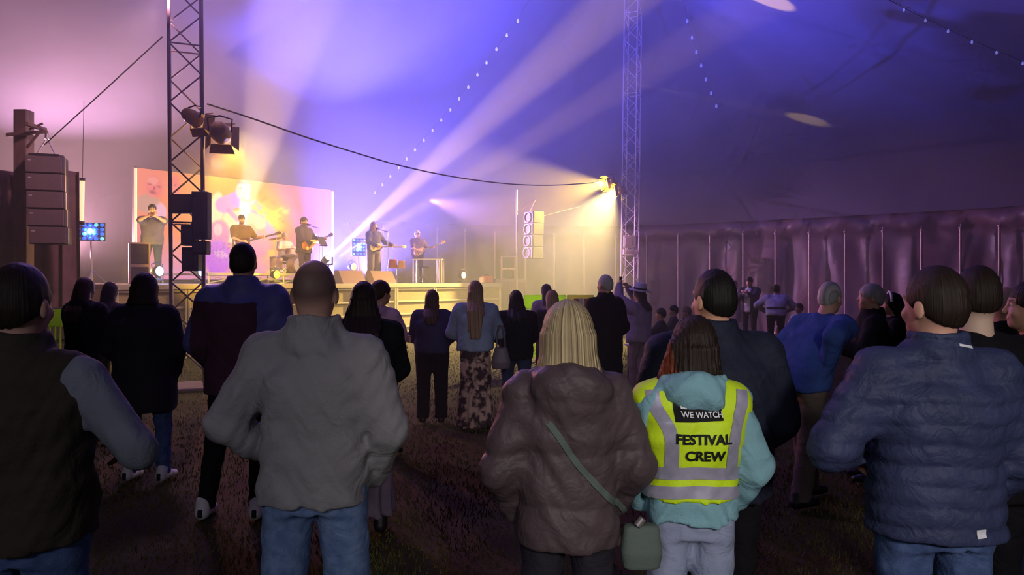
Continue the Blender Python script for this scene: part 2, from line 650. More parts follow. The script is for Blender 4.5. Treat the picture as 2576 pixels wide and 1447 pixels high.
MB().box((SW / 2, -0.02, DECK - 0.06), (SW, 0.05, 0.12), None, 0.01).obj('front_edge', m_alloy, st)
MB().box((SW, SD / 2, 0.78), (0.04, SD, 1.55)).obj('side_skirt', m_fascia, st)
MB().box((0, SD / 2, 0.78), (0.04, SD, 1.55)).obj('side_skirt', m_fascia, st)

# drum riser with crossed braces under its edge
m_black = mat('black_paint', (26, 24, 28), 0.55, bump=0.1)
rs = empty('drum_riser', P(8.4, 3.4, DECK), RZ, 'low alloy drum riser with crossed braces, at mid stage under the drum kit', 'platform')
RW, RD, RH = 3.6, 2.8, 0.30
MB().box((RW / 2, RD / 2, RH - 0.03), (RW, RD, 0.06), None, 0.008).obj('deck', m_deck, rs)
MB().box((RW / 2, -0.012, RH - 0.035), (RW, 0.03, 0.075), None, 0.006).obj('front_rail', m_alloy, rs)
for x in (0.04, 1.2, 2.4, RW - 0.04):
    for y in (0.04, RD - 0.04):
        bar('leg', (x, y, 0), (x, y, RH - 0.05), 0.025, m_alloy, rs)
for i in range(3):
    bar('cross_brace', (0.04 + 1.17 * i, 0.02, 0.02), (1.2 + 1.17 * i, 0.02, RH - 0.07), 0.016, m_alloy, rs)
    bar('cross_brace', (0.04 + 1.17 * i, 0.04, RH - 0.07), (1.2 + 1.17 * i, 0.04, 0.02), 0.016, m_alloy, rs)

# ------------------------------------------------------------------ LED screen with its picture
SCR_D = 7.5
s0, s1 = on_stage(340, SCR_D), on_stage(836, SCR_D)
z0, z1 = DECK + 0.12, 5.23
scr = empty('led_screen', P(s0, SCR_D, DECK), RZ, 'huge LED screen glowing orange and pink with giant singing musicians', 'screen')
L = s0 - s1
nx, nzv = 210, 96
ux, uz = np.meshgrid(np.linspace(0, L, nx), np.linspace(z0 - DECK, z1 - DECK, nzv), indexing='ij')
V = np.stack([ux, np.zeros_like(ux), uz], -1).reshape(-1, 3)
idx = np.arange(nx * nzv).reshape(nx, nzv)
F = np.stack([idx[:-1, :-1], idx[1:, :-1], idx[1:, 1:], idx[:-1, 1:]], -1).reshape(-1, 4)
me = np_mesh('picture', V, F, True)
# picture coordinates (a, b): drawn in a flat 496 x 280 picture that fills the screen
org = P(s0, SCR_D, DECK)
wx = org.x + SU.x * V[:, 0]
wy = org.y + SU.y * V[:, 0]
A = CX + FPX * wx / wy
B = HY - FPX * (DECK + V[:, 2] - CAMH) / wy


def nz2(a, b, s, seed=0):
    return 0.5 + 0.25 * (np.sin(a / s + seed + 1.7 * np.sin(b / s * 1.3 + seed)) + np.sin(b / s * 1.1 - 2 * seed + 1.3 * np.sin(a / s * 0.9)))


def L3(c):
    return np.array(lin(c))


def mixc(C, c, m):
    return C * (1 - m[:, None]) + np.asarray(c)[None] * m[:, None]


def el(cx, cy, rx, ry, ang=0.0, soft=0.12):
    ca, sa = math.cos(ang), math.sin(ang)
    dx, dy = A - cx, B - cy
    r = np.sqrt(((dx * ca + dy * sa) / rx) ** 2 + ((-dx * sa + dy * ca) / ry) ** 2)
    return np.clip((1 + soft - r) / (2 * soft), 0, 1)


def seg(x0, y0, x1, y1, r, soft=2.0):
    t = np.clip(((A - x0) * (x1 - x0) + (B - y0) * (y1 - y0)) / ((x1 - x0) ** 2 + (y1 - y0) ** 2), 0, 1)
    d = np.hypot(A - x0 - t * (x1 - x0), B - y0 - t * (y1 - y0))
    return np.clip((r + soft - d) / (2 * soft), 0, 1)


C = np.tile(L3((255, 158, 78)), (len(A), 1))
C = mixc(C, L3((240, 140, 104)), np.clip((520 - A) / 120, 0, 1))
C = mixc(C, L3((240, 120, 110)), np.clip((A - 640) / 60, 0, 1) * np.clip((800 - A) / 80, 0, 1) * np.clip((570 - B) / 90, 0, 1) * 0.55)
C = mixc(C, L3((226, 150, 236)), np.clip((A - 700) / 90, 0, 1) * np.clip((B - 520) / 90, 0, 1))
C = mixc(C, L3((236, 170, 226)), np.clip((B - 590) / 90, 0, 1) * 0.7)
C = mixc(C, L3((255, 200, 70)), np.clip((600 - A) / 60, 0, 1) * np.clip((A - 520) / 10, 0, 1) * np.clip((500 - B) / 50, 0, 1) * 0.9)
# bald laughing face on the near side
C = mixc(C, L3((196, 150, 128)), el(372, 512, 30, 24))
C = mixc(C, L3((236, 126, 118)), el(388, 470, 22, 27, -0.1))
C = mixc(C, L3((246, 170, 150)), el(384, 455, 14, 10) * 0.7)
for (x, y, a, b2) in ((377, 463, 5, 2), (400, 470, 5, 2), (388, 474, 3, 5), (384, 484, 8, 4)):
    C = mixc(C, L3((140, 36, 44)), el(x, y, a, b2, 0.3, 0.5))
C = mixc(C, L3((240, 130, 120)), el(440, 470, 13, 27))
C = mixc(C, L3((150, 50, 50)), el(441, 466, 3, 3, 0, 0.6) * 0.8)
C = mixc(C, L3((240, 190, 215)), el(404, 535, 15, 24))
C = mixc(C, L3((236, 130, 140)), seg(350, 560, 352, 650, 8))
# white guitar, purple shirt, pale face of the central player
C = mixc(C, L3((255, 248, 210)), el(545, 525, 18, 42, 0.1))
C = mixc(C, L3((224, 150, 238)), seg(562, 515, 600, 500, 20) + seg(600, 500, 640, 520, 20) * 0.999)
C = mixc(C, L3((224, 150, 238)), seg(566, 520, 590, 560, 13))
C = mixc(C, L3((206, 120, 226)), seg(645, 520, 685, 590, 12))
C = mixc(C, L3((255, 246, 205)), el(612, 556, 55, 24, 0.18))
C = mixc(C, L3((255, 246, 205)), el(590, 585, 40, 26, -0.2))
C = mixc(C, L3((190, 90, 210)), seg(575, 530, 612, 566, 6) * 0.8)
C = mixc(C, L3((250, 228, 236)), el(612, 478, 19, 24, 0.15))
for (x, y, a, b2) in ((606, 474, 4, 1.6), (621, 475, 4, 1.6), (614, 481, 1.5, 4), (616, 487, 4, 1.5), (611, 460, 14, 3)):
    C = mixc(C, L3((120, 90, 140)), el(x, y, a, b2, 0.1, 0.6) * 0.9)
C = mixc(C, L3((236, 150, 170)), el(612, 503, 9, 8))
# flames
fl = np.clip(nz2(A, B, 5.0, 1) * 2.4 - 0.9, 0, 1)
C = mixc(C, L3((255, 232, 120)), seg(632, 505, 700, 565, 14, 8) * np.clip(fl + 0.35, 0, 1))
C = mixc(C, L3((196, 104, 40)), seg(640, 485, 690, 520, 12, 8) * fl * 0.8)
C = mixc(C, L3((255, 226, 70)), seg(690, 545, 715, 530, 12, 6) * np.clip(fl + 0.3, 0, 1))
C = mixc(C, L3((214, 96, 60)), seg(706, 555, 712, 575, 9, 6) * fl)
# lilac woman and dancers below
C = mixc(C, L3((232, 140, 200)), el(552, 590, 26, 36))
C = mixc(C, L3((252, 214, 226)), el(548, 578, 11, 16))
C = mixc(C, L3((206, 110, 244)), el(548, 648, 34, 44))
C = mixc(C, L3((250, 196, 255)), el(556, 640, 18, 9, 0.3) * 0.8)
C = mixc(C, L3((226, 120, 200)), el(640, 610, 44, 36, 0.3) * 0.75)
C = mixc(C, L3((244, 176, 160)), el(632, 580, 14, 18))
lines = np.clip((np.abs(nz2(A * 1.2, B, 3.2, 3) - 0.5) < 0.035).astype(float), 0, 1)
C = mixc(C, L3((120, 50, 170)), lines * np.clip((B - 560) / 60, 0, 1) * np.clip((660 - A) / 30, 0, 1) * np.clip((A - 520) / 10, 0, 1) * 0.7)
C = mixc(C, L3((255, 215, 90)), np.clip((A - 660) / 20, 0, 1) * np.clip((760 - A) / 20, 0, 1) * np.clip((B - 600) / 40, 0, 1) * np.clip(nz2(A, B, 7, 5) * 2 - 0.7, 0, 1) * 0.9)
C = np.clip(C.mean(1, keepdims=True) + (C - C.mean(1, keepdims=True)) * 1.25, 0, 1.2)
ca = me.color_attributes.new('tint', 'FLOAT_COLOR', 'POINT')
ca.data.foreach_set('color', np.concatenate([C, np.ones((len(C), 1))], 1).astype(np.float32).ravel())
link_mesh('picture', me, vcol_mat('screen_picture', 0.3, emit=0.95), scr)
MB().box((L / 2, 0.09, (z0 + z1) / 2 - DECK), (L + 0.06, 0.14, z1 - z0 + 0.06), None, 0.01).obj('cabinet_wall', m_black, scr)
for x in (0.5, L / 2, L - 0.5):
    bar('prop_leg', (x, 0.9, 0), (x, 0.15, 2.6), 0.03, m_black, scr)
    bar('foot', (x, -0.02, 0.03), (x, 0.95, 0.03), 0.03, m_black, scr)
# glowing LED tubes upright at the screen's edges and by the drape
m_tube = mat('led_tube_warm', (255, 205, 160), 0.4, emit=1.3)
for (px, d, ya, yb, lab) in ((341, 22.2, 418, 690, 'upright glowing tube lamp along the near edge of the LED screen'),
                             (837, 28.2, 478, 668, 'upright glowing tube lamp along the far edge of the LED screen'),
                             (205, 15.3, 448, 566, 'pale tube lamp hanging at the edge of the brown drape')):
    a, b = W(px, yb, d), W(px, ya, d)
    if px > 300:
        a.z = DECK
    a.x = b.x
    e = empty('tube_lamp', a, 0, lab, 'lamp')
    h = b.z - a.z
    MB().cyl((0, 0, 0.06), (0, 0, h - 0.05), 0.045, n=10).obj('glow_tube', m_tube, e)
    MB().lathe([(0.001, 0), (0.06, 0), (0.06, 0.07), (0.047, 0.08)], n=10).obj('end_cap', m_black, e)
    MB().lathe([(0.047, h - 0.06), (0.055, h - 0.05), (0.055, h), (0.001, h)], n=10).obj('end_cap', m_black, e)
    if px < 300:
        e.rotation_euler = (0, 0.02, 0)
        bar('hanging_wire', (0, 0, h), (0.0, 0, h + 1.6), 0.006, m_black, e)

# ------------------------------------------------------------------ drapes on the near side of the stage
m_drape = mat('brown_drape', (120, 88, 92), 0.9, var=0.2, vscale=3, sheen=0.3)
m_backdrape = mat('blue_backdrop', (70, 66, 110), 0.9, var=0.1, vscale=2, sheen=0.2)


def drape(name, a, b, zb, zt, folds, amp, material, label, thick=0.03):
    a, b = Vector(a), Vector(b)
    d = (b - a)
    ln = d.length
    d.normalize()
    nrm = Vector((d.y, -d.x, 0))
    n = folds * 10
    zz = np.linspace(zb, zt, 14)
    vs, fs = [], []
    for side in (0, 1):
        for i in range(n + 1):
            t = i / n
            for z in zz:
                k = (z - zb) / (zt - zb)
                f = amp * (0.75 + 0.25 * (1 - k)) * math.sin(t * folds * 2 * math.pi + 0.8 * math.sin(3.1 * t * folds) + 0.4 * k) + 0.4 * amp * math.sin(t * folds * 4.7 + k * 1.4)
                p = a + d * (t * ln) + nrm * (f - side * thick)
                vs.append((p.x - a.x, p.y - a.y, z))
    m = len(zz)
    for side in (0, 1):
        o = side * (n + 1) * m
        for i in range(n):
            for j in range(m - 1):
                q = (o + i * m + j, o + (i + 1) * m + j, o + (i + 1) * m + j + 1, o + i * m + j + 1)
                fs.append(q if side == 0 else q[::-1])
    o = link_mesh(name, np_mesh(name, np.array(vs), np.array(fs)), material)
    o.location = (a.x, a.y, 0)
    return tag(o, label, 'curtain')


drape('stage_drape', W(-150, 0, 15.1), W(200, 0, 15.1), 0.02, CAMH + (HY - 430) / FPX * 15.1, 9, 0.12, m_drape, 'tall dusky brown drape hanging in folds behind the big hanging speakers')
drape('backdrop_drape', W(120, 0, 29.5), W(360, 0, 28.5), 0.02, CAMH + (HY - 432) / FPX * 29, 5, 0.06, m_backdrape, 'dark blue backdrop cloth hanging between the brown drape and LED screen')

STK = roof_at(2030, 300, 0.0)
spot('roof_streak_beam', STREAK, STK, 11000, (1.0, 0.66, 0.10), 3.2, 0.7, 0.02)

# ------------------------------------------------------------------ ropes, guy wires, festoon strings
m_rope = mat('dark_rope', (38, 34, 44), 0.8)
m_wire = mat('steel_wire', (160, 150, 150), 0.4, 0.6)


def sag_line(pts, A3, B3):
    out = []
    a, b = Vector((A3.x, A3.y)), Vector((B3.x, B3.y))
    for px, py in pts:
        r = (px - CX) / FPX
        den = (b.x - a.x) - r * (b.y - a.y)
        t = (r * a.y - a.x) / den
        q = a + (b - a) * t
        out.append(Vector((q.x, q.y, CAMH + (HY - py) / FPX * q.y)))
    return out


def catmull(pts, k=6):
    out = []
    p = [pts[0]] + list(pts) + [pts[-1]]
    for i in range(1, len(p) - 2):
        for j in range(k):
            t = j / k
            out.append(0.5 * ((2 * p[i]) + (p[i + 1] - p[i - 1]) * t + (2 * p[i - 1] - 5 * p[i] + 4 * p[i + 1] - p[i + 2]) * t * t + (3 * p[i] - p[i - 1] - 3 * p[i + 1] + p[i + 2]) * t ** 3))
    out.append(pts[-1])
    return out


l1 = sag_line([(522, 262), (640, 300), (760, 342), (880, 380), (1000, 415), (1130, 443), (1250, 460), (1340, 466), (1420, 465), (1520, 458)], W(522, 262, 11.9), W(1520, 458, 25.6))
tag(MB().tube(catmull(l1), 0.016, 6).obj('sagging_cable', m_rope), 'dark cable sagging between the two lattice masts above the stage', 'cable')
l2 = [W(409, 92, 11.8), W(262, 228, 12.8), W(112, 364, 14.0)]
tag(MB().tube(l2, 0.012, 6).obj('guy_wire', m_rope), 'taut dark wire from the near mast to the hanging speaker tower', 'cable')
l3 = [W(1338, 552, 24.6), W(1430, 527, 25.0), W(1556, 497, 25.7)]
tag(MB().tube(l3, 0.012, 6).obj('guy_wire', m_wire), 'pale wire from the far mast down to the small hanging speakers', 'cable')

m_bulb = mat('festoon_bulb', (225, 215, 255), 0.3, emit=0.9)
m_bulb_dim = mat('festoon_bulb_dim', (150, 150, 255), 0.3, emit=0.5)
FEST = [([(1340, -20), (1303, 48), (1275, 84), (1249, 119), (1224, 153), (1201, 184), (1178, 215), (1155, 244), (1133, 272), (1110, 298), (1088, 324), (1066, 349), (1044, 373), (1023, 396), (1003, 418), (982, 440), (962, 461), (943, 481)],
         m_bulb, 'string of small white bulbs climbing the roof above the stage'),
        ([(1716, -10), (1729, 48), (1741, 90), (1752, 126), (1764, 160), (1776, 195), (1789, 230), (1802, 262)], m_bulb_dim, 'faint string of dim bulbs on the roof past the far mast'),
        ([(2200, -20), (2274, 20), (2328, 47), (2385, 74), (2445, 101), (2507, 128), (2573, 155)], m_bulb_dim, 'string of bluish bulbs across the dark high corner of the roof')]
for pts, mb_, lab in FEST:
    e = empty('festoon_string', (0, 0, 0), 0, lab, 'string lights', 'festoon strings under the roof')
    P3 = [roof_at(px, py, 0.10) for px, py in pts]
    e.location = P3[0]
    P3 = [p - e.location for p in P3]
    MB().tube(P3, 0.008, 5).obj('flex', m_rope, e)
    for p in P3:
        bk_ = 0.6 if P3[0].x + e.location.x > 6 else 1.0
        MB().lathe([(0.001, -0.13 * bk_), (0.03 * bk_, -0.12 * bk_), (0.045 * bk_, -0.08 * bk_), (0.03 * bk_, -0.03 * bk_), (0.02 * bk_, 0.0)], p, n=8).obj('bulb', mb_, e)

# ------------------------------------------------------------------ haze hanging in the far half of the tent
hz = MB().box((-4, 20.0, 6.6), (36, 25, 13.4)).obj('haze', None)
hm = bpy.data.materials.new('stage_haze')
hm.use_nodes = True
nt = hm.node_tree
nt.nodes.remove(nt.nodes['Principled BSDF'])
vs_ = nt.nodes.new('ShaderNodeVolumeScatter')
vs_.inputs['Color'].default_value = (0.97, 0.97, 1, 1)
vs_.inputs['Density'].default_value = 0.022
vs_.inputs['Anisotropy'].default_value = 0.0
nt.links.new(vs_.outputs[0], nt.nodes['Material Output'].inputs['Volume'])
hz.data.materials.append(hm)
tag(hz, 'thin stage smoke hanging in the air around the stage', 'haze', kind='stuff')
# ================================================================== people: smooth solids sampled on a grid and skinned
def axis_coords(lo, hi, h, fines=()):
    out, x = [], lo
    while x < hi + h:
        out.append(x)
        s = h
        for a, b, hf in fines:
            if a - 1e-9 <= x < b:
                s = min(s, hf)
        x += s
    return np.array(out, np.float32)


class SDF:
    def __init__(self, lo, hi, h, fx=(), fy=(), fz=()):
        self.ax = [axis_coords(lo[0], hi[0], h, fx), axis_coords(lo[1], hi[1], h, fy), axis_coords(lo[2], hi[2], h, fz)]
        self.D = np.full([len(a) for a in self.ax], 1.0, np.float32)
        self.h = h

    def sub(self, lo, hi, m):
        sl = []
        for a, l, h in zip(self.ax, lo, hi):
            i, j = np.searchsorted(a, l - m), np.searchsorted(a, h + m)
            sl.append(slice(max(0, i - 1), min(len(a), j + 1)))
        return tuple(sl), (self.ax[0][sl[0]][:, None, None], self.ax[1][sl[1]][None, :, None], self.ax[2][sl[2]][None, None, :])

    def put(self, prim, k=0.02, mode='u'):
        fn, lo, hi = prim
        sl, g = self.sub(lo, hi, k + 2 * self.h + 0.015)
        if any(s.stop <= s.start for s in sl):
            return self
        d = fn(*g).astype(np.float32)
        a = self.D[sl]
        if mode == 's':           # carve
            a, d, s = -a, d, -1
        elif mode == 'i':
            a, d, s = -a, -d, -1
        else:
            s = 1
        h = np.maximum(k - np.abs(a - d), 0) / k if k > 0 else 0
        self.D[sl] = s * (np.minimum(a, d) - h * h * k * 0.25)
        return self

    def below(self, z):           # keep what is above z
        self.D = np.maximum(self.D, z - self.ax[2][None, None, :])
        return self

    def shift(self, fn):
        g = (self.ax[0][:, None, None], self.ax[1][None, :, None], self.ax[2][None, None, :])
        self.D = self.D + np.where(np.abs(self.D) < 0.12, fn(*g), 0).astype(np.float32)
        return self

    def mesh(self, smooth=1):
        D = self.D
        D[0], D[-1], D[:, 0], D[:, -1], D[:, :, 0], D[:, :, -1] = 1, 1, 1, 1, 1, 1
        ins = D < 0
        c = ins[:-1, :-1, :-1].astype(np.int8)
        tot = np.zeros_like(c)
        for i in (0, 1):
            for j in (0, 1):
                for k in (0, 1):
                    tot += ins[i:ins.shape[0] - 1 + i, j:ins.shape[1] - 1 + j, k:ins.shape[2] - 1 + k]
        act = (tot > 0) & (tot < 8)
        ii, jj, kk = np.nonzero(act)
        n = len(ii)
        if n == 0:
            return np.zeros((0, 3)), np.zeros((0, 4), int)
        ids = np.full(act.shape, -1, np.int32)
        ids[ii, jj, kk] = np.arange(n)
        acc = np.zeros((n, 3))
        cnt = np.zeros(n)
        X, Y, Z = self.ax
        cor = {}
        for a in (0, 1):
            for b in (0, 1):
                for e in (0, 1):
                    cor[a, b, e] = (D[ii + a, jj + b, kk + e], np.stack([X[ii + a], Y[jj + b], Z[kk + e]], 1))
        for a in cor:
            for ax in range(3):
                if a[ax] == 0:
                    b = list(a)
                    b[ax] = 1
                    d0, p0 = cor[a]
                    d1, p1 = cor[tuple(b)]
                    m = (d0 < 0) != (d1 < 0)
                    t = np.where(m, d0 / np.where(m, d0 - d1, 1), 0)
                    acc += np.where(m[:, None], p0 + (p1 - p0) * t[:, None], 0)
                    cnt += m
        V = acc / cnt[:, None]
        F = []
        for ax in range(3):
            o1, o2 = [(1, 2), (2, 0), (0, 1)][ax]
            s0 = [slice(None)] * 3
            s1 = [slice(None)] * 3
            s0[ax], s1[ax] = slice(0, -1), slice(1, None)
            ch = ins[tuple(s0)] != ins[tuple(s1)]
            e = np.array(np.nonzero(ch)).T
            ok = (e[:, o1] > 0) & (e[:, o2] > 0) & (e[:, o1] < D.shape[o1] - 1) & (e[:, o2] < D.shape[o2] - 1)
            e = e[ok]
            if not len(e):
                continue
            up = ins[tuple(e.T)]
            q = []
            for da, db in ((-1, -1), (0, -1), (0, 0), (-1, 0)):
                c2 = e.copy()
                c2[:, o1] += da
                c2[:, o2] += db
                q.append(ids[tuple(c2.T)])
            q = np.stack(q, 1)
            q[~up] = q[~up][:, ::-1]
            F.append(q)
        F = np.concatenate(F)
        F = F[(F >= 0).all(1)]
        for _ in range(smooth):
            acc = np.zeros_like(V)
            cnt = np.zeros(n)
            for a, b in ((0, 1), (1, 2), (2, 3), (3, 0)):
                np.add.at(acc, F[:, a], V[F[:, b]])
                np.add.at(acc, F[:, b], V[F[:, a]])
                np.add.at(cnt, F[:, a], 1)
                np.add.at(cnt, F[:, b], 1)
            V = 0.5 * V + 0.5 * acc / np.maximum(cnt, 1)[:, None]
        return V, F


def cap(a, b, ra, rb=None):
    a, b = np.array(a, float), np.array(b, float)
    rb = ra if rb is None else rb
    ba = b - a
    L2 = max(float(ba @ ba), 1e-9)

    def fn(x, y, z):
        t = np.clip(((x - a[0]) * ba[0] + (y - a[1]) * ba[1] + (z - a[2]) * ba[2]) / L2, 0, 1)
        return np.sqrt((x - a[0] - t * ba[0]) ** 2 + (y - a[1] - t * ba[1]) ** 2 + (z - a[2] - t * ba[2]) ** 2) - (ra + (rb - ra) * t)
    m = max(ra, rb)
    return fn, np.minimum(a, b) - m, np.maximum(a, b) + m


def ell(c, r, R=None):
    c, r = np.array(c, float), np.array(r, float)

    def fn(x, y, z):
        x, y, z = x - c[0], y - c[1], z - c[2]
        if R is not None:
            x, y, z = R[0, 0] * x + R[1, 0] * y + R[2, 0] * z, R[0, 1] * x + R[1, 1] * y + R[2, 1] * z, R[0, 2] * x + R[1, 2] * y + R[2, 2] * z
        k0 = np.sqrt((x / r[0]) ** 2 + (y / r[1]) ** 2 + (z / r[2]) ** 2)
        k1 = np.sqrt((x / r[0] ** 2) ** 2 + (y / r[1] ** 2) ** 2 + (z / r[2] ** 2) ** 2)
        return k0 * (k0 - 1) / np.maximum(k1, 1e-6)
    m = r if R is None else np.full(3, r.max())
    return fn, c - m, c + m


def stack(rows, e=2.3):
    """rows of (z, cx, cy, rx, ry) from low to high; flat ends"""
    T = np.array(rows, float)

    def fn(x, y, z):
        zz = np.broadcast_to(z, z.shape).ravel()
        cx, cy, rx, ry = (np.interp(zz, T[:, 0], T[:, i]).reshape(z.shape) for i in (1, 2, 3, 4))
        d = (np.power(np.power(np.abs((x - cx) / rx), e) + np.power(np.abs((y - cy) / ry), e), 1 / e) - 1) * np.minimum(rx, ry)
        return np.maximum(np.maximum(d, z - T[-1, 0]), T[0, 0] - z)
    return fn, (min(T[:, 1] - T[:, 3]), min(T[:, 2] - T[:, 4]), T[0, 0]), (max(T[:, 1] + T[:, 3]), max(T[:, 2] + T[:, 4]), T[-1, 0])


def half(n, c):
    """half space carved away: points with n.(p-c) > 0 stay outside"""
    n, c = np.array(n, float), np.array(c, float)
    n /= np.linalg.norm(n)
    return (lambda x, y, z: (x - c[0]) * n[0] + (y - c[1]) * n[1] + (z - c[2]) * n[2]), (-9, -9, -9), (9, 9, 9)


def rotm(yaw, pitch=0.0, roll=0.0):
    return np.array(Matrix.Rotation(yaw, 3, 'Z') @ Matrix.Rotation(pitch, 3, 'X') @ Matrix.Rotation(roll, 3, 'Y'))


def two_bone(s, t, l1, l2, hint):
    s, t, hint = Vector(s), Vector(t), Vector(hint)
    d = t - s
    L = min(d.length, (l1 + l2) * 0.995)
    d.normalize()
    t = s + d * L
    a = (l1 * l1 - l2 * l2 + L * L) / (2 * L)
    h = math.sqrt(max(0, l1 * l1 - a * a))
    p = hint - d * hint.dot(d)
    p.normalize()
    return s + d * a + p * h, t


m_skin = vcol_mat('skin', 0.55)

ARM = {   # wrist (outwards, forwards, up) and direction in which the elbow points, for a height of 1.75
    'down': ((0.27, 0.04, 0.82), (0.4, -0.6, 0)),
    'pocket': ((0.19, 0.12, 0.93), (0.75, -0.8, 0.1)),
    'pocket_wide': ((0.19, 0.10, 0.99), (1.0, -0.25, 0)),
    'front': ((0.06, 0.27, 1.10), (0.7, -0.3, -0.6)),
    'folded': ((-0.06, 0.22, 1.16), (0.9, 0.1, -0.6)),
    'akimbo': ((0.16, 0.03, 1.02), (1.0, -0.15, 0.0)),
    'raised': ((0.10, 0.26, 1.78), (0.8, 0.3, -0.2)),
    'phone': ((0.05, 0.30, 1.34), (0.7, 0, -0.8)),
    'drink': ((0.14, 0.30, 1.20), (0.6, -0.3, -0.7)),
}


def hand_prims(wrist, d, p, s, curl, k, thumb=0.6):
    """palm and five fingers; d along the hand, p out of the palm, s to the thumb side; curl 0..1"""
    w, d, p, s = (np.array(v, float) for v in (wrist, d, p, s))
    out = [cap(w - d * 0.02 * k, w + d * 0.03 * k, 0.026 * k, 0.028 * k)]
    for j in (-1.5, -0.5, 0.5, 1.5):
        out.append(cap(w + d * 0.02 * k + s * j * 0.010 * k, w + d * 0.09 * k + s * j * 0.019 * k, 0.016 * k, 0.0125 * k))
    fl = {1.5: 0.072, 0.5: 0.082, -0.5: 0.076, -1.5: 0.058}
    for j, L in fl.items():
        a = w + d * 0.092 * k + s * j * 0.019 * k
        ang = 0.0
        for i, (f, r) in enumerate(((0.45, 0.0095), (0.32, 0.0085), (0.23, 0.0075))):
            ang += curl * (1.15, 1.25, 0.8)[i]
            b = a + (d * math.cos(ang) + p * math.sin(ang) + s * j * 0.03) * L * f * k
            out.append(cap(a, b, r * k, (r - 0.0006) * k))
            a = b
    a = w + d * 0.022 * k + s * 0.026 * k
    for i, (L, r) in enumerate(((0.042, 0.013), (0.033, 0.0105), (0.026, 0.009))):
        dr = s * (0.85 - 0.35 * i * curl) + d * (0.65 + 0.15 * i) + p * (0.35 * thumb + 0.45 * i * curl)
        b = a + dr / np.linalg.norm(dr) * L * k
        out.append(cap(a, b, r * k, (r - 0.001) * k))
        a = b
    return out


